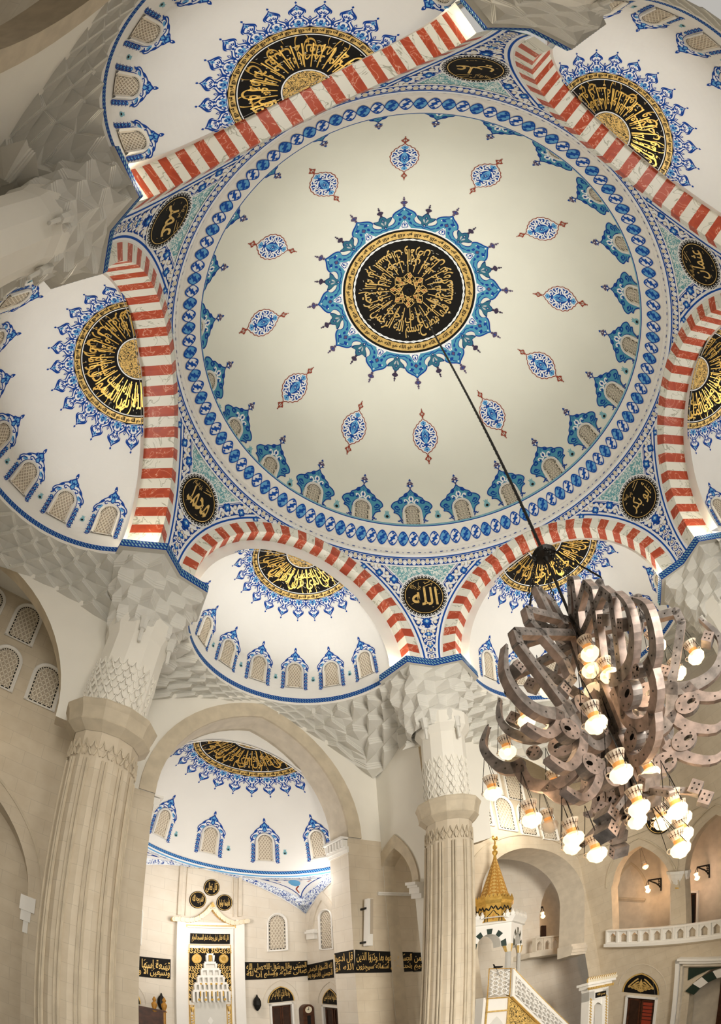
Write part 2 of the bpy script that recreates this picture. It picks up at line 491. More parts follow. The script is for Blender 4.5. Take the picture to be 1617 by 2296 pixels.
def fringe_main():
    T = Tpl()
    big = sym([(0, 1.14), (.11, 1.04), (.3, .93), (.45, .82), (.53, .66), (.45, .53), (.46, .41), (.57, .3), (.74, .24), (.96, .23), (.96, 0)])
    T.add('blue', 0, blob(big, 3)); T.add('teal', 1, tess([(x * .92, .0 + y * .94) for x, y in crv(big, 3, True)]))
    T.add('blue', 2, mir(blob([(.1, .72), (.24, .66), (.3, .78), (.2, .8)])) + mir(blob([(.2, .3), (.36, .18), (.3, .34)])) + mir(rib([(.05, .95), (.16, .86), (.2, .76)], .04)) + mir(rib([(.4, .2), (.6, .1), (.8, .14), (.95, .06)], .045)) + mir(blob([(.14, .46), (.24, .4), (.26, .52), (.18, .56)])))
    T.add('paint_white', 2, mir(blob([(.02, .05), (.1, .02), (.3, .03), (.2, .15), (.1, .32), (.02, .4)])))
    T.add('blue', 3, mir(rib([(.05, .06), (.15, .1), (.1, .24), (.04, .3)], .04)) + dia(0, .2, .05, .09))
    T.add('blue', 2, dia(0, .56, .12, .13)); T.add('purple', 3, disc(0, .56, .07, 8)); T.add('paint_white', 2, dia(0, .98, .03, .05) + mir(disc(.3, .7, .03, 6)))
    fin = lambda x, y: disc(x, y + .05, .055, 8) + blob([(x - .13, y + .22), (x - .07, y + .12), (x, y + .1), (x + .07, y + .12), (x + .13, y + .22), (x, y + .3)]) + disc(x, y + .38, .045, 8) + disc(x, y + .48, .03, 6) + line([(x, y), (x, y + .5)], .03)
    T.add('purple', 1, fin(0, 1.14)); T.add('blue', 2, dia(0, 1.34, .03, .06))
    sm = sym([(0, .84), (.13, .74), (.2, .64), (.42, .68), (.37, .52), (.27, .42), (.17, .32), (.12, .12)])
    for sx in (-.96, .96):
        T.add('blue', 0, [[(x + sx, y) for x, y in p] for p in blob(sm, 3)])
        T.add('teal', 1, [[(x * .86 + sx, .03 + y * .92) for x, y in p] for p in blob(sm, 3)])
        T.add('paint_white', 2, [[(x + sx, y) for x, y in p] for p in mir(blob([(.02, .34), (.1, .42), (.12, .52), (.05, .5)]))])
        T.add('blue', 2, dia(sx, .6, .06, .09)); T.add('paint_white', 3, dia(sx, .6, .03, .045)); T.add('purple', 1, fin(sx, .8))
        T.add('blue', 2, dia(sx, .2, .09, .09)); T.add('paint_white', 3, dia(sx, .2, .04, .04))
    return T

def cartouche():
    T = Tpl()
    q = [(0, .9), (.1, .8), (.2, .76), (.25, .66), (.37, .6), (.41, .48), (.51, .4), (.53, .26), (.59, .14), (.56, 0)]
    half = q + [(x, -y) for x, y in reversed(q[:-1])]
    sil = sym(half)
    T.add('rust', 0, rib(sil, .035, 3, True)); T.add('paint_white', 0, tess([(x * .96, y * .96) for x, y in crv(sil, 3, True)]))
    T.add('blue', 1, tess([(x * .87, y * .88) for x, y in crv(sil, 3, True)]))
    w = []
    for sy in (1, -1):
        for pts in ([(.05, .5), (.16, .56), (.26, .48), (.2, .4), (.12, .44)], [(.4, .42), (.3, .36), (.26, .24), (.36, .2), (.42, .28)], [(.5, .06), (.4, .12), (.28, .1), (.22, .2), (.14, .3), (.06, .36)], [(.1, .62), (.2, .64), (.24, .56)]):
            w += mir(rib([(x, y * sy) for x, y in pts], .065, 3))
    w += mir(rib([(.5, 0), (.4, -.05), (.3, .02), (.2, -.02)], .05, 3))
    T.add('paint_white', 2, w)
    T.add('sky', 2, blob([(0, .4), (.12, .26), (.15, .05), (.1, -.2), (0, -.38), (-.1, -.2), (-.15, .05), (-.12, .26)]) + blob([(0, .76), (.14, .7), (.08, .58), (-.08, .58), (-.14, .7)]) + blob([(0, -.76), (-.14, -.7), (-.08, -.58), (.08, -.58), (.14, -.7)]))
    T.add('blue', 3, dia(0, .02, .06, .1) + dia(0, .66, .04, .05) + dia(0, -.66, .04, .05) + dia(0, .22, .03, .06) + mir(rib([(.1, .2), (.02, .12), (.1, .0), (.03, -.14)], .03)))
    T.add('paint_white', 4, dia(0, .02, .025, .045))
    fin = []
    for s in (1, -1):
        fin += line([(0, s * .88), (0, s * 1.36)], .025) + disc(0, s * .98, .05, 8) + mir(rib([(0, s * 1.02), (.09, s * 1.08), (.13, s * 1.17)], .05, 3)) + mir(rib([(0, s * 1.24), (.08, s * 1.18), (.07, s * 1.1)], .04, 3)) + disc(0, s * 1.28, .045, 8) + disc(0, s * 1.38, .03, 6)
    T.add('rust', 1, fin)
    return T

def arch_pts(w, y0, ys, n=12):
    """round-headed outline, half width w, sill y0, springing ys (anticlockwise from lower right)"""
    return [(w, y0)] + [(w * cos(pi * k / n), ys + w * sin(pi * k / n)) for k in range(n + 1)] + [(-w, y0)]
def pts_in_arch(x, y, w, y0, ys): return abs(x) < w and y > y0 and (y < ys or hypot(x, y - ys) < w)
def lattice_lines(w, y0, ys, angs, pitch, wd):
    out = []
    H = ys + w
    for a in angs:
        ca, sa = cos(a), sin(a)
        L = H - y0 + 2 * w
        k = -int(L / pitch) - 1
        while k * pitch < L:
            run = None; st = .04
            for i in range(int(2 * L / st)):
                s = -L + i * st
                x = ca * s - sa * k * pitch; y = (y0 + ys) / 2 + sa * s + ca * k * pitch
                if pts_in_arch(x, y, w, y0, ys): run = (run[0], (x, y)) if run else ((x, y), (x, y))
                elif run:
                    if run[0] != run[1]: out += rib([run[0], ((run[0][0] + run[1][0]) / 2, (run[0][1] + run[1][1]) / 2), run[1]], wd, 1)
                    run = None
            k += 1
    return out

def make_window(name, f, w, y0, ys, kind, P0):
    """round-headed lattice window; f is its local surface map.  returns the Empty (origin P0)"""
    root = thing(name, None, None, P0, kind='structure')
    fr = MB()
    o = arch_pts(w, y0, ys, 14); i1 = arch_pts(w * .8, y0 + w * .12, ys, 14); md = arch_pts(w * .93, y0 + .02, ys, 14)
    for A, B, ha, hb in ((o, o, 0, .07), (o, md, .07, .1), (md, i1, .1, .05), (i1, i1, .05, .0)):
        for k in range(len(A) - 1):
            fr.face([f(*A[k], ha), f(*A[k + 1], ha), f(*B[k + 1], hb), f(*B[k], hb)], 'trim_white')
    fr.face([f(w, y0, .07), f(-w, y0, .07), f(-w * .8, y0 + w * .12, .05), f(w * .8, y0 + w * .12, .05)], 'trim_white')
    fr.build('frame', root, P0)
    pn = MB()
    for t in split_long(tess(i1), .5): pn.face([f(*p, .006) for p in t], 'dark_pane' if kind == 'girih' else 'lattice_back')
    pn.build('pane', root, P0)
    la = MB(); wi, yi = w * .66, y0 + w * .28
    bars = []
    if kind == 'girih':
        g = w * .3
        for a in (0, pi / 3, 2 * pi / 3): bars += lattice_lines(wi, yi, ys, (a,), g * .866, w * .036)
        yy = yi + g * .5
        while yy < ys + wi:
            for x in (-g, 0, g): 
                if pts_in_arch(x, yy, wi, yi, ys): bars += rib([(x + g * .62 * cos(2 * pi * k / 10), yy + g * .62 * sin(2 * pi * k / 10)) for k in range(10)], w * .036, 1, True)
            yy += g * 1.73
        bars = [p for p in bars if all(pts_in_arch(x, y, wi * 1.04, yi - .03, ys) for x, y in p)]
    else:
        bars = lattice_lines(wi, yi, ys, (.98, pi - .98), w * .26, w * .075)
    for p in bars:
        la.face([f(x, y, .03) for x, y in p], 'lattice')
        for k in range(len(p)):
            a, b = p[k], p[(k + 1) % len(p)]
            la.face([f(*a, .008), f(*b, .008), f(*b, .03), f(*a, .03)], 'lattice')
    # pierced border: cream strip with dark slots
    bo = arch_pts(w * .8, y0 + w * .12, ys, 14); bi = arch_pts(w * .66, y0 + w * .28, ys, 14)
    for k in range(len(bo) - 1):
        la.face([f(*bo[k], .02), f(*bo[k + 1], .02), f(*bi[k + 1], .02), f(*bi[k], .02)], 'lattice')
    la.face([f(*bo[0], .02), f(*bi[0], .02), f(*bi[-1], .02), f(*bo[-1], .02)], 'lattice')
    mo = [((a[0] + b[0]) / 2, (a[1] + b[1]) / 2) for a, b in zip(bo, bi)]
    ring = [mo[0]] + [(mo[0][0], mo[0][1] + (mo[1][1] - mo[0][1]) * k / 7) for k in range(1, 8)] + mo[2:-1] + [(mo[-1][0], mo[-1][1] + (mo[-2][1] - mo[-1][1]) * (7 - k) / 7) for k in range(1, 8)] + [(x * mo[0][0], mo[0][1]) for x in seq(-1, 1, 5)[1:]]
    for a, b in zip(ring, ring[1:]):
        l = hypot(a[0] - b[0], a[1] - b[1])
        if l > .02:
            u = .16
            for p in rib([(a[0] + (b[0] - a[0]) * u, a[1] + (b[1] - a[1]) * u), (b[0] - (b[0] - a[0]) * u, b[1] - (b[1] - a[1]) * u)], w * .075, 1):
                la.face([f(x, y, .024) for x, y in p], 'void')
    la.build('lattice', root, P0)
    return root

def surround_half():
    T = Tpl()
    out = [(.565, .2), (.53, .27), (.575, .38), (.53, .5), (.43, .6), (.4, .68), (.31, .77), (.2, .85), (.17, .92), (.09, .98), (0, 1.08)]
    c = crv(out, 3)
    inner = [(.39 * cos(pi / 2 * k / (len(c) - 1)), .25 + .39 * sin(pi / 2 * k / (len(c) - 1))) for k in range(len(c))]
    T.add('paint_white', 0, mir([[inner[k], c[k], c[k + 1], inner[k + 1]] for k in range(len(c) - 1)]))
    T.add('blue', 2, mir(rib(out, .035, 3)))
    T.add('blue', 1, mir(rib([(.4, -.6), (.4, -.2), (.4, .25)], .022, 3)) + mir(line([(x, y) for x, y in inner[::4]], .02)))
    T.add('blue', 2, mir(rib([(.08, .7), (.2, .72), (.27, .66), (.21, .6), (.17, .65)], .035, 3)) + mir(rib([(.42, .3), (.5, .36), (.46, .48), (.36, .52)], .04, 3)) + mir(blob([(.36, .72), (.46, .6), (.36, .62), (.28, .72)])) + mir(blob([(.52, .4), (.56, .3), (.5, .24), (.48, .34)])))
    T.add('sky', 1, blob([(0, 1.04), (.12, .93), (.15, .86), (.07, .8), (.06, .72), (0, .67), (-.06, .72), (-.07, .8), (-.15, .86), (-.12, .93)]) + mir(blob([(.3, .5), (.38, .42), (.45, .4), (.42, .5), (.34, .56)])))
    T.add('blue', 2, mir(rib([(0, 1.05), (.1, .94), (.03, .84), (.08, .74), (0, .66)], .035, 3)) + blob([(0, .93), (.05, .86), (0, .84), (-.05, .86)]) + mir(blob([(.14, .92), (.22, .84), (.12, .82)])))
    T.add('blue', 1, disc(0, 1.13, .06, 8) + blob([(0, 1.26), (.055, 1.17), (0, 1.14), (-.055, 1.17)]))
    T.add('paint_white', 2, disc(0, 1.12, .025, 6))
    for k in range(5):
        y = .1 - k * .165
        T.add('blue', 1, mir(disc(.475, y, .062, 7))); T.add('sky', 2, mir(disc(.475, y, .034, 6)))
        T.add('blue', 1, mir(rib([(.475, y - .05), (.52, y - .08), (.55, y - .06)], .03, 2)) + mir(rib([(.41, y), (.43, y - .09), (.5, y - .1)], .028, 2)))
    return T

def surround_main():
    T = Tpl()
    out = [(.5, .02), (.62, .3), (.76, .4), (.86, .42), (.82, .54), (.97, .7), (.93, .86), (.8, .98), (.63, 1.06), (.55, 1.2), (.37, 1.3), (.3, 1.42), (.13, 1.5), (0, 1.66)]
    c = crv(out, 3)
    inner = [(.47 * cos(pi / 2 * k / (len(c) - 1)), .46 + .47 * sin(pi / 2 * k / (len(c) - 1))) for k in range(len(c))]
    T.add('teal', 0, mir([[inner[k], c[k], c[k + 1], inner[k + 1]] for k in range(len(c) - 1)]))
    T.add('blue', 2, mir(rib(out, .05, 3)) + mir(line(inner[::3], .05)))
    T.add('blue', 1, mir(blob([(.55, .6), (.7, .55), (.85, .7), (.7, .8), (.62, .72)])) + mir(blob([(.42, .95), (.6, .9), (.66, 1.0), (.48, 1.15)])) + mir(blob([(.15, 1.35), (.28, 1.25), (.34, 1.32), (.2, 1.45)])) + mir(rib([(.6, .45), (.7, .5), (.8, .5)], .05)) + mir(blob([(.2, 1.0), (.34, .92), (.3, 1.06)])))
    T.add('teal', 2, mir(rib([(.6, .64), (.7, .64), (.76, .7)], .05, 3)) + mir(rib([(.5, 1.0), (.56, .98), (.58, 1.03)], .05, 3)))
    T.add('paint_white', 2, mir(rib([(.03, 1.3), (.1, 1.16), (.04, 1.04), (.14, .98), (.16, .9)], .075, 3)) + mir(rib([(.14, 1.0), (.24, 1.12), (.34, 1.1), (.3, 1.02)], .06, 3)))
    T.add('blue', 2, dia(0, 1.15, .06, .09) + dia(0, 1.44, .05, .07)); T.add('sky', 3, dia(0, 1.44, .025, .04))
    T.add('blue', 1, mir(rib([(.47, -1.2), (.47, -.5), (.47, .1)], .03, 2)) + mir(rib([(.5, -.1), (.58, .06), (.62, -.02), (.7, 0)], .05, 3)))
    T.add('purple', 2, line([(0, 1.64), (0, 2.1)], .03) + disc(0, 1.98, .075, 8) + blob([(-.17, 1.94), (0, 1.88), (.17, 1.94), (0, 2.06)]))
    T.add('blue', 1, disc(0, 1.72, .04, 6) + mir(blob([(.03, 1.74), (.1, 1.8), (.19, 1.84), (.1, 1.88), (.05, 1.9)])) + blob([(0, 2.2), (.07, 2.08), (0, 2.1), (-.07, 2.08)]))
    T.add('paint_white', 3, disc(0, 1.83, .05, 8) + disc(0, 1.98, .03, 6))
    return T

def vent_tpl():
    T = Tpl()
    T.add('aqua', 0, blob([(0, -.17), (.12, -.12), (.14, 0), (.08, .12), (.11, .26), (.04, .2), (0, .28), (-.04, .2), (-.11, .26), (-.08, .12), (-.14, 0), (-.12, -.12)], 3))
    T.add('void', 2, disc(0, -.06, .068, 12))
    return T
def soften(T, L):
    T.L = [(m, l, q) for m, l, p in T.L for q in split_long([p], L)]
    return T
T_FH, T_FM, T_CA, T_SH, T_SM, T_VE = soften(fringe_half(), .45), soften(fringe_main(), .3), soften(cartouche(), .3), soften(surround_half(), .3), soften(surround_main(), .4), vent_tpl()

def ring_text(mb, S, txt, n, r0, r1, phi0, phi1, m, h, bold=.02):
    """n copies of a line along an arc, letter tops toward the pole"""
    for k in range(n):
        a0 = phi0 + (phi1 - phi0) * (k + .06) / n; a1 = phi0 + (phi1 - phi0) * (k + .94) / n
        for p in split_long(text_in(txt, a0, a1, 0, 1, bold), .3): mb.face([S.polar(r0 + (r1 - r0) * y, x, h) for x, y in p], m)

# ------------------------------------------------------------------ main dome
MD = Sph((0, 0, 17.97), 9.61)
b = MB()
b.grid(lambda u, v: MD.at(u, v), [2 * pi * k / 96 for k in range(96)], [max(.001, radians(1.62 * k)) for k in range(50)], 'dome_plaster', closed=True)
b.build('ceiling', smooth=True, kind='structure')
# drum ring: ledge, lip, cove, chain band, mouldings
def revolve(mb, prof, m, n=144, a0=0, a1=2 * pi, C=(0, 0, 0)):
    full = abs(a1 - a0 - 2 * pi) < 1e-6
    us = [a0 + (a1 - a0) * k / n for k in range(n if full else n + 1)]
    mb.grid(lambda u, v: (C[0] + v[0] * sin(u), C[1] + v[0] * cos(u), C[2] + v[1]), us, prof, m, closed=full) if False else None
    for i in range(n):
        u0 = a0 + (a1 - a0) * i / n; u1 = a0 + (a1 - a0) * (i + 1) / n
        for (ra, za), (rb, zb) in zip(prof, prof[1:]):
            mb.face([(C[0] + ra * sin(u0), C[1] + ra * cos(u0), C[2] + za), (C[0] + ra * sin(u1), C[1] + ra * cos(u1), C[2] + za), (C[0] + rb * sin(u1), C[1] + rb * cos(u1), C[2] + zb), (C[0] + rb * sin(u0), C[1] + rb * cos(u0), C[2] + zb)], m)
ring = MB()
revolve(ring, [(9.5, 20.2), (8.4, 20.2), (8.33, 20.16)], 'trim_white')
revolve(ring, [(8.33, 20.16), (8.31, 20.12)], 'blue'); revolve(ring, [(8.31, 20.12), (8.31, 20.03)], 'aqua'); revolve(ring, [(8.31, 20.03), (8.33, 19.99)], 'blue')
revolve(ring, [(8.33, 19.99), (8.38, 19.95), (8.44, 19.84), (8.86, 19.26), (8.9, 19.22), (8.93, 19.2)], 'trim_white')
revolve(ring, [(8.93, 19.2), (8.97, 19.12)], 'trim_white'); revolve(ring, [(8.97, 19.12), (9.0, 19.08), (9.03, 18.99), (9.05, 18.95), (9.12, 18.92), (9.14, 18.84)], 'trim_white')
ring.build('trim_1', kind='structure')
ch = MB()
NL = 120
def chain_pt(u, v, h=.0):  # u angle, v -1..1 across the sloping band
    r, z = 8.65 + v * .2, 19.55 - v * .29
    return ((r - h * .8) * sin(u), (r - h * .8) * cos(u), z - h * .6)
for k in range(NL):
    u0 = 2 * pi * k / NL; du = 2 * pi / NL
    up = [(u0 + du * t, .82 * sin(pi * t) ** .75) for t in seq(0, 1, 8)]
    for i in range(8):
        (a, y), (c, z) = up[i], up[i + 1]
        ch.face([chain_pt(a, -y, .012), chain_pt(c, -z, .012), chain_pt(c, z, .012), chain_pt(a, y, .012)], 'paint_white' if k % 2 else 'sky')
        for s in (1, -1):
            q = [chain_pt(a, s * (y + .0) + .1, .02), chain_pt(c, s * z + .1, .02), chain_pt(c, s * z - .1, .02), chain_pt(a, s * y - .1, .02)]
            ch.face(q, 'royal')
    for p in blob([(-.3, .28), (-.12, .1), (-.2, -.05), (-.02, -.12), (.1, -.32), (.3, -.28), (.14, -.08), (.22, .06), (.02, .14), (-.1, .34)], 2) + disc(-.02, .4, .09, 5) + disc(.02, -.4, .09, 5):
        ch.face([chain_pt(u0 + du * (.5 + x * 1.25), y * 1.45, .022) for x, y in p], 'royal')
for k in range(240):
    u0 = 2 * pi * k / 240
    for p in disc(0, 0, .5, 6):
        ch.face([(9.0 * sin(u0 + x * .008), 9.0 * cos(u0 + x * .008), 19.065 + y * .05) for x, y in p], 'blue') if k % 2 else ch.face([(8.985 * sin(u0 + x * .017), 8.985 * cos(u0 + x * .017), 19.065 + y * .05) for x, y in p], 'blue')
ch.build('painted_chain_band', label='painted blue and white interlaced chain band around the main dome rim', cat='painted border')
# central medallion
med = thing('calligraphy_medallion', 'huge round black and gold calligraphy medallion at the crown of the main dome', 'medallion', (0, 0, 27.5), group=None)
O = (0, 0, 27.5)
b = MB(); PH = [2 * pi * k / 96 for k in range(96)]; MK = .94
MDk = Sph(MD.C, MD.R)
MDk.polar = lambda r, phi, h=0: MD.polar(r * MK, phi, h)
MDk.pole = lambda x, y, h=0: MD.pole(x * MK, y * MK, h)
b.grid(lambda u, v: MDk.polar(v, u, .02), PH, [.01, .8, 1.6, 2.2, 2.8, 3.48], 'lacquer', closed=True)
b.grid(lambda u, v: MDk.polar(v, u, .03), PH, [3.42, 3.5], 'paint_white', closed=True)
b.build('disc', med, O)
b = MB(); b.grid(lambda u, v: MDk.polar(v, u, .03), PH, [2.92, 3.1, 3.3], 'gold_paint', closed=True); gb = b.build('gold_band', med, O)
b = MB()
ring_text(b, MDk, 'الله هو', 24, 2.98 + .26, 2.98, 0, 2 * pi, 'lacquer', .04, .03)
for k in range(48):
    a = 2 * pi * k / 48
    for t in (0, 1): b.face([MDk.polar(2.79 + .07 * t - .025, a, .035), MDk.polar(2.79 + .07 * (1 - t) - .025, a + 2 * pi / 48, .035), MDk.polar(2.79 + .07 * (1 - t) + .025, a + 2 * pi / 48, .035), MDk.polar(2.79 + .07 * t + .025, a, .035)], 'paint_white')
b.build('band_lettering', gb, O)
b = MB()
L1, L2 = 'بسم الله الرحمن الرحيم الله نور السموات والأرض مثل نوره كمشكاة فيها مصباح', 'المصباح في زجاجة الزجاجة كأنها كوكب دري يوقد من شجرة'
for txt, r0, r1, ph in ((L1, 2.62, 1.55, .3), (L2, 1.95, .98, 1.2)):
    for p in split_long(text_in(txt, 0, 2 * pi, 0, 1, .012), .12): b.face([MDk.polar(r0 + (r1 - r0) * y, ph + x, .04) for x, y in p], 'gold_paint')
for k in range(24):
    a = 2 * pi * k / 24 + .1
    b.face([MDk.polar(1.0, a - .02, .045), MDk.polar(1.0, a + .02, .045), MDk.polar(2.1, a + .012, .045), MDk.polar(2.1, a - .012, .045)], 'gold_paint')
rnd = random.Random(3)
def _in(r): a = r.uniform(0, 2 * pi); q = r.uniform(1.1, 2.6); return (q * sin(a), q * cos(a))
for p in ticks(130, rnd, _in, .07): b.face([MDk.pole(x, y, .045) for x, y in p], 'cream')
b.build('lettering', med, O)
b = MB()
for k in range(8):
    a = 2 * pi * k / 8
    f = lambda x, y, h=0, a=a: MDk.pole(x * cos(a) + y * sin(a), -x * sin(a) + y * cos(a), h)
    for p in dia(0, .8, .14, .2) + dia(0, .5, .12, .16): b.face([f(*q, .05) for q in p], 'gold_paint')
    for p in dia(0, .8, .08, .13) + dia(0, .5, .06, .09): b.face([f(*q, .056) for q in p], 'rust')
    for p in rib([(-.3, .62), (-.08, .85), (.12, .62), (-.08, .4)], .045, 1, True) + rib([(.3, .72), (.1, .5), (-.1, .72), (.1, .94)], .045, 1, True) + rib([(-.2, .3), (.1, .45), (.3, .55)], .045, 1): b.face([f(*q, .062) for q in p], 'gold_paint')
for p in disc(0, 0, .14, 14): b.face([MDk.pole(*q, .06) for q in p], 'void')
b.build('rosette', med, O, label='gold knotwork rosette with red lozenges')
b = MB()
for k in range(12):
    ph = radians(187.5 + 30 * k)
    for m, l, p in T_FM.L: b.face([MD.polar(3.27 + y * 1.08, ph + x * radians(30) / 1.92, .012 + l * .006) for x, y in p], m)
b.build('painted_fringe', med, O, label='teal and blue painted fringe of spiked palmettes')
# twelve cartouches, twenty-four windows and vents
f0 = Sph((0, 0, 0), 9.61).loc(0, radians(45.7)); P0 = Sph((0, 0, 0), 9.61).at(0, radians(44.3))
proto = None
for k in range(12):
    a = radians(187.5 + 30 * k)
    loc = MD.at(a, radians(44.3))
    lab = 'blue and white drop cartouche on main dome near its ' + clock(round((degrees(a) - 7.5) / 30) * 30, False) + ' mark'
    if proto is None:
        b = MB(); put(b, T_CA, f0, .015)
        o = b.build('painted_cartouche', None, P0)
        proto = tag(o, lab, 'painted ornament', 'drop cartouches of the main dome')
    else: o = dup(proto, label=lab)
    o.location = loc; o.rotation_euler = (0, 0, -a)
fw = Sph((0, 0, 0), 9.61).loc(0, radians(20)); PW = Sph((0, 0, 0), 9.61).at(0, radians(70))
wp = make_window('window_1', fw, .46, -1.25, .46, 'girih', PW)
b = MB(); put(b, T_SM, fw, .012); b.build('painted_surround', wp, PW)
for k in range(24):
    a = radians(15 * k)
    o = wp if k == 0 else dup(wp)
    if k: o.name = 'window_%d' % (k + 1)
    o.location = MD.at(a, radians(70)); o.rotation_euler = (0, 0, -a)
fv = Sph((0, 0, 0), 9.61).loc(0, radians(21.5)); PV = Sph((0, 0, 0), 9.61).at(0, radians(68.5))
vp = None
for k in range(24):
    a = radians(15 * k + 7.5)
    if 100 < abs((degrees(a) + 180) % 360 - 180): continue
    hh = (6 - degrees(a) / 30) % 12
    lab = 'small teal vent on the main dome, just past its %s mark' % clock(degrees(a) + 7.5, True)
    if vp is None:
        b = MB(); put(b, T_VE, fv, .012); vp = o = tag(b.build('vent', None, PV), lab, 'vent', 'vents of the main dome')
    else: o = dup(vp, label=lab)
    o.location = MD.at(a, radians(68.5)); o.rotation_euler = (0, 0, -a)
# ------------------------------------------------------------------ six bays: striped arches, half domes
ZC, ZA, RO, RI, CF, CB = 13.6, 14.15, 4.75, 4.18, 9.0, 9.9
BAY = {  # azimuth, half-dome centre (outward, sideways), radius
    1: (-150, 9.8, -.4, 4.35), 2: (150, 9.9, .2, 4.25), 3: (-90, 10.1, -.2, 4.25), 4: (-30, 9.15, -.2, 3.84), 5: (30, 9.55, .5, 4.45), 6: (90, 10.0, .4, 4.25)}
BNAME = {1: 'upper left half dome', 2: 'upper right half dome', 3: 'left-hand half dome', 4: 'half dome over the niche bay', 5: 'half dome behind the chandelier', 6: 'right edge half dome'}
ATXT = {1: 'red and white striped arch crossing the upper left half dome', 2: 'red and white striped arch across the upper right half dome', 3: 'red and white striped arch upright at the left-hand half dome', 4: 'red and white striped arch above the prayer niche bay', 5: 'red and white striped arch above the chandelier', 6: 'red and white striped arch at the right edge of the photo'}
MTXT = {1: ('وعنده مفاتح الغيب لا يعلمها إلا هو', 'قل هو الله أحد الله الصمد لم يلد'), 2: ('وسع كرسيه السموات والأرض ولا يؤده', 'حفظهما وهو العلي العظيم الله لا إله'), 3: ('الله نور السموات والأرض رب العرش', 'إن الله يمسك السموات والأرض أن تزولا'), 4: ('تبارك الذي نزل الفرقان على عبده', 'ليكون للعالمين نذيرا الذي له ملك'), 5: ('بسم الله الرحمن الرحيم ربنا لا تزغ', 'قلوبنا بعد إذ هديتنا وهب لنا'), 6: ('وما أرسلناك إلا رحمة للعالمين', 'يا أيها الذين آمنوا صلوا عليه')}
CBK = {1: 9.95, 2: 10.0, 3: 10.1, 4: 9.48, 5: 9.65, 6: 10.05}
NV = 37
wnum = 24

def half_medallion(S, name_label, txt, lo=-97, hi=97, back=CB - .05):
    R = S.R
    cl = (Vector((sin(S.a), cos(S.a), 0)), back)
    A = [radians(x) for x in seq(lo, hi, 64)]
    O = S.at(0, radians(20))
    t = thing('calligraphy_medallion', name_label, 'medallion', O)
    b = MB()
    b.grid(lambda u, v: S.polar(v * R, u, .015), A, [.005, .1, .2, .3, .4, .485], 'lacquer')
    b.grid(lambda u, v: S.polar(v * R, u, .015), A, [.53, .545], 'lacquer')
    b.grid(lambda u, v: S.polar(v * R, u, .022), A, [.468, .476], 'paint_white'); b.grid(lambda u, v: S.polar(v * R, u, .022), A, [.168, .178], 'paint_white')
    b.grid(lambda u, v: S.polar(v * R, u, .02), A, [.005, .1, .165], 'gold_arabesque')
    b.build('disc', t, O, clip=cl)
    b = MB(); b.grid(lambda u, v: S.polar(v * R, u, .02), A, [.485, .51, .532], 'gold_paint'); gb = b.build('gold_band', t, O, clip=cl)
    b = MB(); ring_text(b, S, 'الله هو', 18, .53 * R, .489 * R, radians(lo + 3), radians(hi - 3), 'lacquer', .028, .055); b.build('band_lettering', gb, O, clip=cl)
    b = MB()
    for tx, r0, r1, e in ((txt[0], .455, .27, 4), (txt[1], .355, .19, 12)):
        for p in split_long(text_in(tx, radians(lo + e), radians(hi - e), 0, 1, .012), .1): b.face([S.polar((r0 + (r1 - r0) * y) * R, x, .03) for x, y in p], 'gold')
    for k in range(11):  # sweeping bowls of the letters
        a = radians(lo + 12 + (hi - lo - 24) * (k + .5 * (k % 2)) / 11); q = .40 + .05 * (k % 3)
        for p in split_long(rib([(a - .11, q - .07), (a - .09, q), (a - .02, q + .035), (a + .07, q + .02), (a + .12, q - .05), (a + .1, q - .1)], .017, 4, False, True), .2): b.face([S.polar(min(y, .465) * R, x, .032) for x, y in p], 'gold')
    for k in range(17):
        a = radians(lo + 6 + (hi - lo - 12) * k / 16)
        b.face([S.polar(.2 * R, a - .02, .034), S.polar(.2 * R, a + .02, .034), S.polar(.4 * R, a + .013, .034), S.polar(.4 * R, a - .013, .034)], 'gold')
    rn = random.Random(len(name_label))
    def ins(r): a = radians(r.uniform(lo, hi)); q = r.uniform(.22, .46) * R; return (q * sin(a), q * cos(a))
    for p in ticks(60, rn, ins, .05): b.face([S.pole(x, y, .036) for x, y in p], 'cream')
    b.build('lettering', t, O, clip=cl)
    b = MB(); n0 = int(lo / 15) - 1
    for k in range(n0, -n0 + 1):
        ph = radians(15 * k + 7.5)
        if abs(degrees(ph)) > 100: continue
        for m, l, p in T_FH.L: b.face([S.polar((.542 + y * .182) * R, ph + x * radians(15), .012 + l * .005) for x, y in p], m)
    b.build('painted_fringe', t, O, label='blue and white lace fringe of pointed palmettes', clip=cl)
    return t

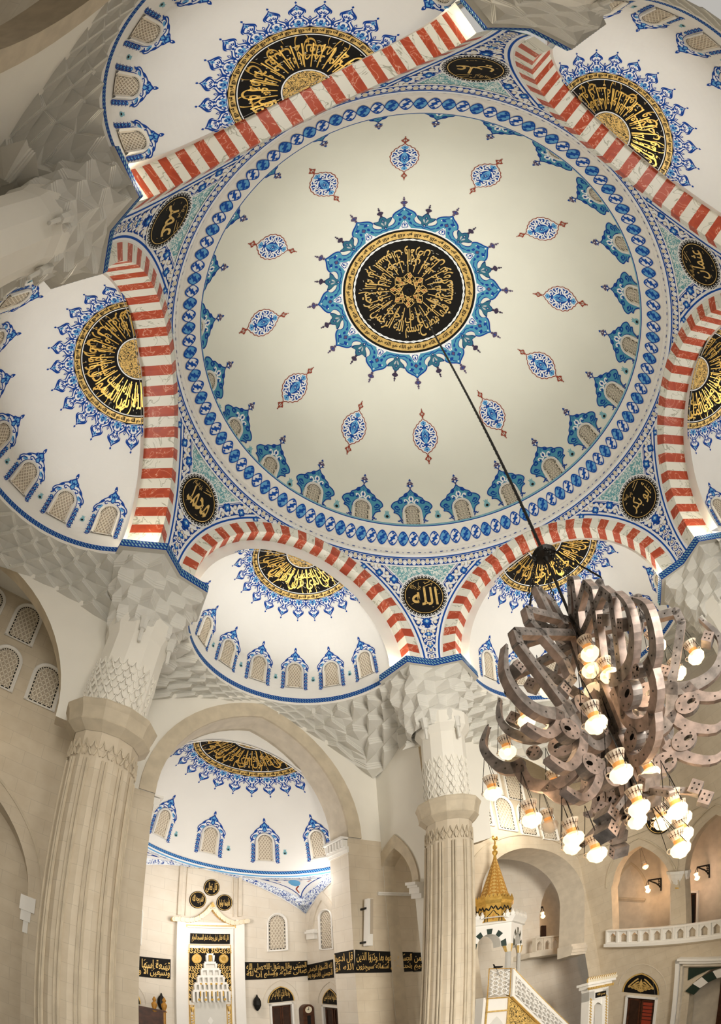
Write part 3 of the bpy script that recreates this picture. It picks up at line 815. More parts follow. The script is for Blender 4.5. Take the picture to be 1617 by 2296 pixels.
win_proto = {}
def half_windows(S, a, phis, bay):
    global wnum
    R = S.R
    key = (round(R, 2), bay == 7)
    if key not in win_proto:
        s0 = Sph((0, 0, 0), R); k = R / 4.0
        f = s0.loc(0, radians(11.3 if bay != 7 else 15)); g = lambda x, y, h=0: f(x * k, y * k, h)
        P0 = s0.at(0, radians(75))
        w = make_window('window_1', g, .36, -.6, .26, 'lattice', P0)
        b = MB(); put(b, T_SH, g, .01); b.build('painted_surround', w, P0)
        v = MB(); put(v, T_VE, lambda x, y, h=0: s0.loc(0, radians(9 if bay != 7 else 12))(x * .55 * k, y * .55 * k, h), .01)
        vo = v.build('vent', None, s0.at(0, radians(78)))
        win_proto[key] = [w, vo, False, False]
    pr = win_proto[key]
    for i, ph in enumerate(phis):
        wnum += 1
        o = dup(pr[0]) if pr[2] else pr[0]
        pr[2] = True
        o.name = 'window_%d' % wnum
        o.location = S.at(radians(ph), radians(75)); o.rotation_euler = (0, 0, -radians(a + ph))
    vs = [p + 11.25 for p in phis[:-1]]
    for i, ph in enumerate(vs):
        lab = 'small vent, %s, at the foot of the %s' % ((['leftmost', 'second from left', 'third from left', 'fourth from left', 'fifth from left', 'sixth from left', 'seventh from left'][i]), BNAME[bay] if bay in BNAME else 'apse dome over the prayer niche')
        o = dup(pr[1]) if pr[3] else pr[1]
        pr[3] = True
        tag(o, lab, 'vent', 'vents of the half domes')
        o.location = S.at(radians(ph), radians(78)); o.rotation_euler = (0, 0, -radians(a + ph))

for k, (a, sn, st, sR) in BAY.items():
    CB = CBK[k]
    n, t = azv(a), azv(a + 90); Z = Vector((0, 0, 1))
    P = lambda x, z, c: n * c + t * x + Z * z
    # striped arch: face towards the hall and deep soffit, mitred voussoirs
    arch = thing('striped_arch', ATXT[k], 'arch', P(0, ZA, CF))
    O = tuple(P(0, ZA, CF))
    W, Rd = MB(), MB()
    for i in range(NV):
        a0, a1 = pi * i / NV, pi * (i + 1) / NV
        mb, m = (Rd, 'red_marble') if i % 2 else (W, 'white_marble')
        for s0, s1 in ((a0, (a0 + a1) / 2), ((a0 + a1) / 2, a1)):
            q = lambda r, al, c: P(r * cos(al), ZA + r * sin(al), c)
            mb.face([q(RI, s0, CF), q(RO - .06, s0, CF), q(RO - .06, s1, CF), q(RI, s1, CF)], m)
            mb.face([q(RI, s0, CF), q(RI, s1, CF), q(RI, s1, CB), q(RI, s0, CB)], m)
    for s in (1, -1):
        W.face([P(s * RI, ZC, CF), P(s * (RO - .06), ZC, CF), P(s * (RO - .06), ZA, CF), P(s * RI, ZA, CF)], 'white_marble')
        W.face([P(s * RI, ZC, CF), P(s * RI, ZC, CB), P(s * RI, ZA, CB), P(s * RI, ZA, CF)], 'white_marble')
    W.build('white_stripe_pattern', arch, O); Rd.build('red_stripe_pattern', arch, O)
    E = MB()
    al = [pi * i / 48 for i in range(49)]
    E.grid(lambda u, v: P(v * cos(u), ZA + v * sin(u), CF - .01), al, [RO - .06, RO + .04], 'trim_white')
    for i in range(48):  # plain reveal behind the stripes, down to the half dome
        u0, u1 = al[i], al[i + 1]
        E.face([P(RI * cos(u0), ZA + RI * sin(u0), CB), P(RI * cos(u1), ZA + RI * sin(u1), CB), P((RI - .08) * cos(u1), ZA + (RI - .08) * sin(u1), CB + .02), P((RI - .08) * cos(u0), ZA + (RI - .08) * sin(u0), CB + .02)], 'half_plaster')
    E.build('plain_edge', arch, O)
    # half dome
    C = P(st, ZC + .3, sn); S = Sph(C, sR, a)
    b = MB()
    us = [radians(x) for x in seq(-112, 112, 64)]; vs = [max(.002, radians(95 * i / 30)) for i in range(31)]
    for i in range(64):
        for j in range(30):
            q = [S.at(us[i], vs[j]), S.at(us[i + 1], vs[j]), S.at(us[i + 1], vs[j + 1]), S.at(us[i], vs[j + 1])]
            if max(p.dot(n) for p in q) > CB: b.face(q, 'half_plaster')
    b.build('half_dome', kind='structure', clip=(n, CB + .02)); b = MB()
    # wall between the soffit edge and the half dome
    r2 = max(.5, sR * sR - (CB - sn) ** 2) ** .5
    for i in range(48):
        u0, u1 = al[i], al[i + 1]
        g = lambda u: P(st + r2 * cos(u) * .985, ZC + .3 + r2 * sin(u) * .985, CB + .02)
        h = lambda u: P((RI - .02) * cos(u), ZA + (RI - .02) * sin(u), CB + .01)
        b.face([g(u0), g(u1), h(u1), h(u0)], 'half_plaster')
    for s in (1, -1):
        b.face([P(s * (RI - .02), ZC - .3, CB + .01), P(s * (RI - .02), ZA, CB + .01), P(st + s * r2 * .98, ZC, CB + .02), P(st + s * r2 * .98, ZC - .3, CB + .02)], 'half_plaster')
    b.build('arch_reveal', kind='structure')
    half_medallion(S, 'half round black and gold medallion in the ' + BNAME[k], MTXT[k], back=CB - .05)
    ph = [x * 22.5 for x in (-3, -2, -1, 0, 1, 2, 3)] if k in (4, 5) else [x * 22.5 + 11.25 for x in (-4, -3, -2, -1, 0, 1, 2, 3)]
    half_windows(S, a, ph, k)
    # uplights at the arch feet
    for s in (1, -1):
        lamp('POINT', P(s * (RI - .45), ZC + .32, CF + .35), 30, (1, .86, .62), .12)
    lamp('AREA', P(st, ZC + .1, sn + 1.3), 80, (1, .97, .92), 3.0, P(st * .5, 19, sn - 1.5), 1.6)

# ------------------------------------------------------------------ pendentives
PS = Sph((0, 0, ZA), sqrt(CF ** 2 + RO ** 2))
PTXT = {0: ('علي', 'كرم الله وجهه'), 1: ('عثمان', 'رضي الله عنه'), 2: ('أبو بكر', 'رضي الله عنه'), 3: ('الله', 'جل جلاله'), 4: ('محمد', 'عليه السلام'), 5: ('عمر', 'رضي الله عنه')}
PLAB = {0: 'oval black calligraphy roundel in the pendentive under the top cornice', 1: 'black calligraphy roundel cut by the right edge, in the upper right pendentive', 2: 'black calligraphy roundel in the lower right pendentive beside the chandelier cable', 3: 'black calligraphy roundel in the pendentive between the two lower striped arches', 4: 'black calligraphy roundel in the lower left pendentive', 5: 'black calligraphy roundel in the upper left pendentive beside the grey cornice'}
def edge(d, al, side):
    """point on the pendentive sphere, offset d outside the arch of the bay on one side (+1: bay to the left)"""
    x, z = (RO + d) * cos(al), (RO + d) * sin(al)
    r = sqrt(max(PS.R ** 2 - z * z, 1))
    az_ = pi / 6 - math.asin(min(1, x / r))   # from the pendentive axis
    return r, z, az_
def pend_pt(j, az_, z, h=0):
    A = radians(180 - 60 * j) + az_
    R = PS.R - h
    r = sqrt(R * R - z * z)
    return Vector((r * sin(A), r * cos(A), ZA + z))
for j in range(6):
    b = MB(); zt = RO
    for i in range(40):
        z0, z1 = -.55 + (zt + .55) * i / 40, -.55 + (zt + .55) * (i + 1) / 40
        def lim(z):
            x = sqrt(max(RO * RO - max(z, 0) ** 2, 0)); r = sqrt(PS.R ** 2 - z * z)
            return max(.0, pi / 6 - math.asin(min(1, x / r)))
        l0, l1 = lim(z0), lim(z1)
        for q in range(16):
            s0, s1 = q / 8 - 1, (q + 1) / 8 - 1
            b.face([pend_pt(j, l0 * s0, z0), pend_pt(j, l0 * s1, z0), pend_pt(j, l1 * s1, z1), pend_pt(j, l1 * s0, z1)], 'arabesque')
    b.build('pendentive', kind='structure')
    bd = thing('painted_border', 'blue and white painted border of the ' + {0: 'pendentive under the top cornice', 1: 'upper right pendentive', 2: 'lower right pendentive', 3: 'pendentive between the lower striped arches', 4: 'lower left pendentive', 5: 'upper left pendentive'}[j], 'painted border', pend_pt(j, 0, 2))
    O = tuple(pend_pt(j, 0, 2)); line_, vine, ros = MB(), MB(), MB()
    def strip(mb, d0, d1, m, h, sd):
        N = 44
        for i in range(N):
            q = []
            for d, al in ((d0, i), (d1, i), (d1, i + 1), (d0, i + 1)):
                r, z, az_ = edge(d, -.1 + (pi / 2 + .1) * al / N, 1)
                q.append((az_, z))
            if any(z > zt - .02 for a_, z in q) or all(a_ < .004 for a_, z in q): continue
            mb.face([pend_pt(j, sd * max(a_, .0), z, h) for a_, z in q], m)
    def tstrip(mb, y0, y1, m, h):
        for i in range(40):
            a0, a1 = radians(-30 + 1.5 * i), radians(-28.5 + 1.5 * i)
            r, z, e = edge(.42, math.asin(min(1, (zt - .45) / (RO + .42))), 1)
            if max(abs(a0), abs(a1)) > pi / 6 - .02: continue
            mb.face([pend_pt(j, a0, zt - y0, h), pend_pt(j, a1, zt - y0, h), pend_pt(j, a1, zt - y1, h), pend_pt(j, a0, zt - y1, h)], m)
    for sd in (1, -1):
        strip(line_, .0, .2, 'paint_white', .012, sd); strip(line_, .06, .12, 'royal', .018, sd)
        strip(vine, .2, .56, 'blue', .014, sd); strip(line_, .56, .66, 'paint_white', .012, sd); strip(line_, .58, .6, 'blue', .018, sd)
        # running vine and rosettes
        n = 15
        for i in range(n * 8):
            def vp(u):
                al = .0 + (pi / 2 - .24) * u / n
                r, z, az_ = edge(.38 + .09 * sin(2 * pi * u), al, 1)
                return az_, z
            (a0, z0), (a1, z1) = vp(i / 8), vp((i + 1) / 8)
            if min(a0, a1) < .006 or z1 > zt - .1: continue
            if i % 2 == 0:
                for q_ in rib([(0, 0), (.05, .06 if i % 4 else -.06), (.1, .09 if i % 4 else -.09), (.13, .03 if i % 4 else -.03)], .045, 2): ros.face([pend_pt(j, sd * (a0 + (x * .6 + y * .8) / 9.4), z0 + x * .8 - y * .6, .024) for x, y in q_], 'paint_white')
            w_ = .05
            ros.face([pend_pt(j, sd * (a0 - w_ / 9), z0 + w_, .022), pend_pt(j, sd * (a0 + w_ / 9), z0 - w_, .022), pend_pt(j, sd * (a1 + w_ / 9), z1 - w_, .022), pend_pt(j, sd * (a1 - w_ / 9), z1 + w_, .022)], 'paint_white')
        for i in range(n * 2):
            al = (pi / 2 - .24) * (i + .5) / (n * 2)
            r, z, az_ = edge(.38 + (.07 if i % 2 else -.07), al, 1)
            if az_ < .012 or z > zt - .12: continue
            for m, rr, h in (('cream', .085, .026), ('paint_white', .05, .03)):
                for p in disc(0, 0, rr, 8): ros.face([pend_pt(j, sd * (az_ + x / r), z + y, h) for x, y in p], m)
    tstrip(line_, .0, .16, 'paint_white', .024); tstrip(line_, .1, .15, 'royal', .03); tstrip(vine, .17, .42, 'blue', .026); tstrip(line_, .42, .48, 'paint_white', .024)
    for i in range(40):
        a0 = radians(-24 + 48 * (i + .5) / 40)
        for m, rr, h in (('cream' if i % 2 else 'paint_white', .085, .034),):
            for p in disc(0, (.04 if i % 2 else -.04), rr, 8): ros.face([pend_pt(j, a0 + x / 9.2, zt - .295 + y, h) for x, y in p], m)
        for q in range(4):
            u0, u1 = i + q / 4, i + (q + 1) / 4
            y = lambda u: zt - .295 + .08 * sin(pi * u)
            g = lambda u: radians(-24 + 48 * (u) / 40)
            ros.face([pend_pt(j, g(u0), y(u0) + .02, .032), pend_pt(j, g(u0), y(u0) - .02, .032), pend_pt(j, g(u1), y(u1) - .02, .032), pend_pt(j, g(u1), y(u1) + .02, .032)], 'paint_white')
    for i in range(7):  # rosettes where the two borders merge above the cornice
        zz = -.36 + .3 * i
        for m, rr, h in (('paint_white', .13, .028), ('blue', .09, .032), ('cream', .065, .036)):
            for p in disc(0, 0, rr, 8): ros.face([pend_pt(j, x / 10, zz + y, h) for x, y in p], m)
        for q_ in mir(rib([(.03, .1), (.12, .16), (.2, .1), (.17, .2), (.1, .24)], .04, 2)): ros.face([pend_pt(j, x / 10, zz + y, .026) for x, y in q_], 'paint_white')
    line_.build('edge_lines', bd, O); vine.build('blue_ground', bd, O); ros.build('vine', bd, O)
    # little blue flowers in the filling
    fl = MB()
    for (ax, zz, s) in ((0, .75, .17), (0, 1.3, .22), (0, 1.9, .26), (-.19, 3.95, .24), (.19, 3.95, .24), (-.26, 4.1, .2), (.26, 4.1, .2), (-.125, 3.72, .27), (.125, 3.72, .27)):
        for m, k_, h in (('royal', 1, .03), ('sky', .5, .036), ('paint_white', .2, .042)):
            for p in [q for i in range(4) for q in disc(.5 * s * k_ * cos(i * pi / 2), .5 * s * k_ * sin(i * pi / 2), .5 * s * k_, 6)]: fl.face([pend_pt(j, ax + x * .72 / 9.5, zz + y * .72, h) for x, y in p], m)
    fl.build('flower_sprays', bd, O)
    # roundel
    A = radians(180 - 60 * j); el = math.asin(3.02 / PS.R)
    S = Sph(PS.C, PS.R); fr = S.loc(A, el); O = tuple(S.at(A, pi / 2 - el))
    t = thing('calligraphy_roundel', PLAB[j], 'medallion', O, 'roundels of the pendentives')
    b = MB()
    b.grid(lambda u, v: fr(v * cos(u), v * sin(u), .05), [2 * pi * i / 48 for i in range(48)], [.01, .5, .84], 'lacquer', closed=True)
    b.grid(lambda u, v: fr(v * cos(u), v * sin(u), .04), [2 * pi * i / 48 for i in range(48)], [.8, 1.0], 'paint_white', closed=True)
    for i in range(36):
        for p in disc(.89 * cos(i * pi / 18), .89 * sin(i * pi / 18), .062, 8): b.face([fr(*q, .054) for q in p], 'lacquer')
        for p in disc(.9 * cos(i * pi / 18), .9 * sin(i * pi / 18), .024, 6): b.face([fr(*q, .06) for q in p], 'paint_white')
    b.build('disc', t, O)
    b = MB(); b.grid(lambda u, v: fr(v * cos(u), v * sin(u), .058), [2 * pi * i / 48 for i in range(48)], [.765, .79], 'gold_paint', closed=True); b.build('gold_ring', t, O)
    b = MB(); w1, w2 = PTXT[j]
    for p in split_long(text_in(w1, -.5, .56, -.42, .4, .012), .3): b.face([fr(*q, .062) for q in p], 'gold_paint')
    for p in split_long(text_in(w2, -.56, -.1, .28, .56, .006), .3): b.face([fr(*q, .064) for q in p], 'gold_paint')
    for x0, y0, x1, y1 in ((.0, .42, .42, .58), (.06, .56, .3, .66)):
        for p in line([(x0, y0), (x1, y1)], .025): b.face([fr(*q, .062) for q in p], 'gold_paint')
    rn = random.Random(j)
    def ins(r): a = r.uniform(0, 2 * pi); return (.62 * cos(a), .62 * sin(a))
    for p in ticks(9, rn, ins, .055): b.face([fr(*q, .063) for q in p], 'gold_paint')
    b.build('lettering', t, O)

# ------------------------------------------------------------------ piers: star-shaped cornices on stalactite corbels
PIER = {0: (178.5, 10.2), 1: (120.5, 9.95), 2: (60, 9.75), 3: (-1.2, 9.25), 4: (-59.7, 9.5), 5: (-120.6, 10.0)}
def star(a, r):
    n, t = azv(a), azv(a + 90)
    pts = [(-1.85, .95), (-.98, -.22), (-.0, 0.06), (.98, -.22), (1.85, .95), (1.5, 1.75), (0, 2.3), (-1.5, 1.75)]
    return [n * (r + q) + t * p for p, q in pts], n, t
def samp(poly, N):
    L = [(poly[i] - poly[i - 1]).length for i in range(len(poly))]; out = []
    for i in range(len(poly)):
        p, q = poly[i], poly[(i + 1) % len(poly)]
        m = max(2, round((q - p).length / N))
        out += [p.lerp(q, k / m) for k in range(m)]
    return out
Z = Vector((0, 0, 1))
def zig_loft(mb, rows, m):
    """faceted loft between closed rings"""
    for A, B in zip(rows, rows[1:]):
        N = len(A)
        for i in range(N):
            j = (i + 1) % N
            mb.face([A[i], A[j], B[i]], m); mb.face([A[j], B[j], B[i]], m)
for j, (a, r) in PIER.items():
    P0, n, t = star(a, r)
    cc = n * (r + 1.25)
    tilt = {3: (.42, -.75)}.get(j, (0, 0))   # shaft axis of the far column leaned to line up with the image
    b = MB()
    up = [p + Z * ZC for p in P0]; dn = [p + Z * (ZC - .3) for p in P0]
    N = len(P0)
    for i in range(N): b.face([up[i], up[(i + 1) % N], dn[(i + 1) % N], dn[i]], 'blue')
    b.face(up, 'trim_white')
    b.build('cornice_slab', kind='structure')
    pt = MB()
    for i in range(5 if True else N):
        p, q = P0[i], P0[(i + 1) % N]
        if i > 3: continue
        L = (q - p).length; m = max(3, int(L / .11)); d = (q - p).normalized(); o = (Vector((d.y, -d.x, 0)))
        if o.dot(n) > 0: o = -o
        for k in range(m):
            x0, x1 = L * k / m, L * (k + .62) / m
            for yy, s in ((-.04, 1), (-.17, -1)):
                pt.face([p + d * x0 + o * .012 + Z * (ZC + yy), p + d * (x0 + .05) + o * .012 + Z * (ZC + yy), p + d * (x1 + .05) + o * .012 + Z * (ZC + yy - .09), p + d * x1 + o * .012 + Z * (ZC + yy - .09)], 'aqua')
    pt.build('painted_cornice_border', label='dark blue zigzag border on the star cornice ' + {0: 'at the top edge', 1: 'at the right edge', 2: 'right of the chandelier', 3: 'over the far column beside the chandelier', 4: 'over the left column', 5: 'on the upper left pier'}[j], cat='painted border')
    b = MB()
    dn2 = [p.lerp(cc, .1) + Z * (ZC - .3) for p in P0]; d1 = [p + Z * (ZC - .3) for p in P0]
    for i in range(N): b.face([d1[i], d1[(i + 1) % N], dn2[(i + 1) % N], dn2[i]], 'cornice_plaster')
    S0 = samp([p.lerp(cc, .1) for p in P0], .42)
    def shrink(f, zz, k, amp):
        out = []
        for i, p in enumerate(S0):
            v = p - cc; d = v.length; u = v / d
            rr = d + (.9 - d) * f
            out.append(cc + u * (rr + (amp if (i + k) % 2 else -amp)) + Z * zz)
        return out
    rows = []; zz = ZC - .3
    rows.append([p + Z * zz for p in S0])
    for k in range(4):
        f0 = (k + .3) / 4; f1 = (k + 1) / 4; dz = .56; am = .15 - .02 * k
        rows.append(shrink(f0, zz - dz * .42, k, am)); rows.append(shrink(f0, zz - dz * .52, k, am))
        rows.append(shrink(f0 + .03, zz - dz * .54, k, am)); rows.append(shrink(f0 + .03, zz - dz * .64, k, am))
        rows.append(shrink(f0 + .06, zz - dz * .66, k, am)); rows.append(shrink(f0 + .06, zz - dz * .8, k, am))
        zz -= dz
        rows.append(shrink(f1, zz, k + 1, .04 if k < 3 else 0))
    zig_loft(b, rows, 'cornice_plaster')
    for s in (-.55, .55):  # pendant drops
        q = n * (r + .42) + t * s
        b.lathe((q.x, q.y, zz), [(.0, -.62), (.05, -.6), (.06, -.2), (.11, -.18), (.12, .1), (.16, .2)], 'cornice_plaster', 6)
    b.build('stalactite_corbel', kind='structure')
    # pier, capital, shaft
    K = 12
    shf = t * {4: -.2}.get(j, 0); kr = {3: .87}.get(j, 1)
    def octo(rad, z, rot=0):
        l = (z - 8) / 7; rad *= kr
        sh = t * (tilt[0] * max(l, 0) + tilt[1] * max(-l, 0))
        sh = sh + shf * min(1, max(0, (10.9 - z) / 2))
        return [cc + sh + n * (rad * cos(2 * pi * (i + .5) / K + rot)) + t * (rad * sin(2 * pi * (i + .5) / K + rot)) + Z * z for i in range(K)]
    def rings(prof, m):
        mb = MB()
        for (r0, z0), (r1, z1) in zip(prof, prof[1:]):
            A, B = octo(r0, z0), octo(r1, z1)
            for i in range(K):
                l0 = 2 * r0 * sin(pi / K)
                mb.face([A[i], A[(i + 1) % K], B[(i + 1) % K], B[i]], m, [(i * .55, z0), (i * .55 + .55, z0), (i * .55 + .55, z1), (i * .55, z1)])
        return mb
    col = thing('column', None, None, cc + Z * -5.4, kind='structure')
    O = tuple(cc + Z * -5.4)
    pier_o = (rings([(.97 / kr, zz + .5), (.97 / kr, zz), (.88, zz - .25), (.86, 8.25)], 'white_wall')).build('pier', col, O)
    rings([(.9, 8.25), (1.2, 8.25), (1.24, 8.19), (1.2, 8.1), (1.17, 8.05), (1.13, 7.9), (1.1, 7.75), (1.12, 7.7), (1.0, 7.6), (.86, 7.5)], 'stone').build('capital', col, O)
    shaft_o = rings([(.85, 7.6), (.85, -5.4)], 'ashlar').build('shaft', col, O)
    # raised net of lozenges above and below the capital, rolls on the shaft edges
    nb = MB(); rb = MB()
    def cyl(al, z, rad):
        l = (z - 8) / 7
        sh = t * (tilt[0] * max(l, 0) + tilt[1] * max(-l, 0))
        sh = sh + shf * min(1, max(0, (10.9 - z) / 2)); rad = rad * kr
        ap = rad * cos(pi / K) / cos(((al - pi / K * 0) % (2 * pi / K)) - pi / K)
        return cc + sh + n * (-ap * cos(al)) + t * (ap * sin(al)) + Z * z
    for (zb, rows_, rad, m, mb) in ((8.35, 8, .87, 'white_wall', nb), (6.95, 2, .87, 'stone', rb)):
        for row in range(rows_):
            for c in range(24):
                al = 2 * pi * (c + .5 * (row % 2)) / 24; da = 2 * pi / 24 * .36; z0 = zb + .2 * row
                for p in rib([(al - da, z0 - .12), (al - da * .45, z0 - .03), (al, z0 + .1), (al + da * .45, z0 - .03), (al + da, z0 - .12)], .04, 1):
                    q0 = [cyl(x, y, rad) for x, y in p]; q1 = [cyl(x, y, rad + .035) for x, y in p]
                    mb.face(q1, m)
                    for i in range(4): mb.face([q0[i], q0[(i + 1) % 4], q1[(i + 1) % 4], q1[i]], m)
    for c in range(12):
        for s in (-.055, .055):
            al = 2 * pi * c / 12 + s
            rb.tube([cyl(al, 6.74, .87), cyl(al, 2, .87), cyl(al, -5.4, .87)], .036, 'stone', 6)
    rb.build('edge_rolls', shaft_o, O)
    if j not in (0, 5): nb.build('lozenge_net', pier_o, O)

# ------------------------------------------------------------------ cornice border and stalactites under each half dome
F4n, F4t = azv(-30), azv(60)
WALLS = {4: [(F4n, 13.0), (F4t, 5.0), (-F4t, 5.0)], 3: [(F4n, 10.0), (-F4t, 13.0)], 1: [(-F4n, 10.0), (-F4t, 13.0)], 5: [(F4n, 10.2), (F4t, 14.0)], 6: [(-F4n, 2.5), (F4t, 14.5)], 2: [(-F4n, 13.2), (F4t, 5.2), (-F4t, 5.2)]}
for k, (a, sn, st, sR) in BAY.items():
    n, t = azv(a), azv(a + 90)
    C = n * sn + t * st
    D = lambda ph: n * cos(ph) + t * sin(ph)
    lo, hi = -93, 93
    bl, wh, zb = MB(), MB(), MB()
    A = [radians(x) for x in seq(lo, hi, 124)]
    for u0, u1 in zip(A, A[1:]):
        g = lambda u, r, z: C + D(u) * r + Z * z
        bl.face([g(u0, sR - .0, ZC + .02), g(u1, sR, ZC + .02), g(u1, sR - .06, ZC - .02), g(u0, sR - .06, ZC - .02)], 'blue')
        bl.face([g(u0, sR - .06, ZC - .02), g(u1, sR - .06, ZC - .02), g(u1, sR - .06, ZC - .22), g(u0, sR - .06, ZC - .22)], 'blue')
        wh.face([g(u0, sR - .06, ZC - .22), g(u1, sR - .06, ZC - .22), g(u1, sR - .02, ZC - .3), g(u0, sR - .02, ZC - .3)], 'trim_white')
        um = (u0 + u1) / 2; dd = (u1 - u0)
        for s in (0, 1):
            zb.face([g(u0 + dd * .1, sR - .07, ZC - .05 - .09 * s), g(u0 + dd * .35, sR - .07, ZC - .05 - .09 * s), g(u0 + dd * .95, sR - .07, ZC - .12 - .09 * s), g(u0 + dd * .7, sR - .07, ZC - .12 - .09 * s)], 'aqua')
    bl.build('painted_rim', kind='structure'); wh.build('rim_moulding', kind='structure')
    zb.build('painted_rim_border', label='narrow blue zigzag border along the foot of the ' + BNAME[k], cat='painted border')
    # corbel tiers
    mb = MB(); TI = 4
    Nf = 40; AA = [radians(x) for x in seq(-96, 96, Nf)]
    def wall_d(u):
        d = D(u); best = 9
        for pn, c in WALLS[k]:
            q = d.dot(pn)
            if q > .05: best = min(best, (c - C.dot(pn)) / q)
        return max(best, sR + .1)
    Wd = [min(wall_d(u), sR + 3.2) for u in AA]
    rows = []
    z0 = ZC - .3
    rows.append([C + D(u) * (sR - .02) + Z * z0 for u in AA])
    for ti in range(TI):
        for (f, gz, par, amp) in ((.3, .34, 0, 1), (.3, .46, 0, 1), (.36, .48, 0, 1), (.36, .6, 0, 1), (.42, .62, 0, 1), (.42, .78, 0, 1), (1, 1, 1, .0)):
            row = []
            for i, u in enumerate(AA):
                gap = Wd[i] - (sR - .02)
                drop = min(.4 + .75 * gap, 2.5)
                am = amp * min(.27, .07 + .15 * gap) * (1 if (i + ti + par) % 2 else -1)
                if ti == TI - 1 and gz > .9: am = 0
                row.append(C + D(u) * (sR - .02 + gap * (ti + f) / TI + am) + Z * (z0 - drop * (ti + gz) / TI))
            rows.append(row)
    for R0, R1 in zip(rows, rows[1:]):
        for i in range(Nf):
            mb.face([R0[i], R0[i + 1], R1[i]], 'cornice_plaster'); mb.face([R0[i + 1], R1[i + 1], R1[i]], 'cornice_plaster')
    for i in range(1, Nf, 2):
        gap = Wd[i] - sR
        if gap > .7:
            f = 1.2 / TI; q = C + D(AA[i]) * (sR + gap * f); zq = z0 - min(.4 + .75 * gap, 2.5) * .8 / TI
            mb.lathe((q.x, q.y, zq), [(0, -.3), (.05, -.28), (.07, -.16), (.13, -.14), (.14, .06), (.1, .2)], 'cornice_plaster', 6)
    mb.build('stalactite_cornice', kind='structure')
# ------------------------------------------------------------------ walls
def inv(fr, P):
    q = Vector(P) - fr.O
    return (q.dot(fr.U), q.dot(fr.V))
def parch(x0, w, ys, H, n=14):
    """pointed arch outline from right springing over the apex to the left springing"""
    rho = (w * w + H * H) / (2 * w); out = []
    for k in range(n + 1):
        x = w * cos(pi / 2 * k / n); out.append((x0 + x, ys + sqrt(max(rho * rho - (x + rho - w) ** 2, 0))))
    return out + [(2 * x0 - x, y) for x, y in reversed(out[:-1])]
def tess_h(outer, holes):
    L = [[Vector((x, y, 0)) for x, y in outer]] + [[Vector((x, y, 0)) for x, y in h] for h in holes]
    F = [p for l in L for p in l]
    out = []
    for t in geometry.tessellate_polygon(L):
        q = [(F[i].x, F[i].y) for i in t]
        if (q[1][0] - q[0][0]) * (q[2][1] - q[0][1]) - (q[1][1] - q[0][1]) * (q[2][0] - q[0][0]) < 0: q.reverse()
        out.append(q)
    return out
def wall(name, fr, outer, holes=(), m='ashlar', depth=.9, rev='pale_stone', uvo=(0, 0)):
    b = MB()
    for t in tess_h(outer, list(holes)): b.face([fr(x, y) for x, y in t], m, [(x + uvo[0], y + uvo[1]) for x, y in t])
    for h in holes:
        for i in range(len(h)):
            p, q = h[i], h[(i + 1) % len(h)]
            if (p[1] < -4.9 and q[1] < -4.9) or (abs(p[1] - q[1]) < .01 and abs(p[0] - q[0]) > 2) or (p[0] > 16.5 and q[0] > 16.5): continue
            b.face([fr(*p), fr(*q), fr(*q, -depth), fr(*p, -depth)], rev, [(i * .3, 0), (i * .3 + .3, 0), (i * .3 + .3, depth), (i * .3, depth)])
    return b.build(name, kind='structure')
def band(name, fr, inner, outer, m, d=.08, dn=0.0):
    """raised arch band between two outlines with the same number of points"""
    b = MB()
    for i in range(len(inner) - 1):
        a0, a1, c0, c1 = inner[i], inner[i + 1], outer[i], outer[i + 1]
        b.face([fr(*a0, d), fr(*a1, d), fr(*c1, d), fr(*c0, d)], m, [(i * .4, 0), (i * .4 + .4, 0), (i * .4 + .4, .5), (i * .4, .5)])
        b.face([fr(*c0, d), fr(*c1, d), fr(*c1, dn), fr(*c0, dn)], m); b.face([fr(*a0, d), fr(*a1, d), fr(*a1, dn), fr(*a0, dn)], m)
    return b.build(name, kind='structure')
def moulding(name, fr, x0, x1, y0, steps, m='trim_white', parent=None, kind='structure'):
    b = MB()
    for h0, h1, d in steps: b.box(fr, x0 - d * .3, x1 + d * .3, y0 + h0, y0 + h1, 0, d, m)
    return b.build(name, parent, kind=kind)
STEP = [(0, .14, .08), (.14, .26, .16), (.26, .34, .12), (.34, .46, .24), (.46, .54, .3)]
F0 = Fr(F4n * 13, F4t, Z, -F4n)
floor = MB(); floor.face([(-40, -40, -5.4), (40, -40, -5.4), (40, 40, -5.4), (-40, 40, -5.4)], 'carpet'); floor.build('floor', kind='structure')
# front wall with the great arch of the prayer niche bay
gi, go = parch(.1, 3.48, 8.2, 4.28), parch(.1, 4.02, 8.2, 4.85)
hole = gi + [(.1 - 3.48, -5.4), (.1 + 3.48, -5.4)]
hole_hi = gi
wall('wall_front', F0, [(-5.2, 8.2), (5.0, 8.2), (5.0, 13.6), (-5.2, 13.6)], [[(x, max(y, 8.2001)) for x, y in gi]], 'white_wall', 1.2)
wall('wall_front', F0, [(-5.2, -5.4), (.1 - 3.48, -5.4), (.1 - 3.48, 8.2), (-5.2, 8.2)], (), 'ashlar'); wall('wall_front', F0, [(.1 + 3.48, -5.4), (5.95, -5.4), (5.95, 8.2), (.1 + 3.48, 8.2)], (), 'ashlar')
band('trim_2', F0, gi, go, 'stone', .1)
jam = Fr(F4n * 13 + F4t * 3.58, F4n, Z, -F4t); jaml = Fr(F4n * 13 - F4t * 3.38, -F4n, Z, F4t)
wall('wall_front', jam, [(0, -5.4), (1.3, -5.4), (1.3, 8.2), (0, 8.2)], (), 'pale_ashlar'); wall('wall_front', jaml, [(-1.3, -5.4), (0, -5.4), (0, 8.2), (-1.3, 8.2)], (), 'pale_ashlar')
mb = MB()
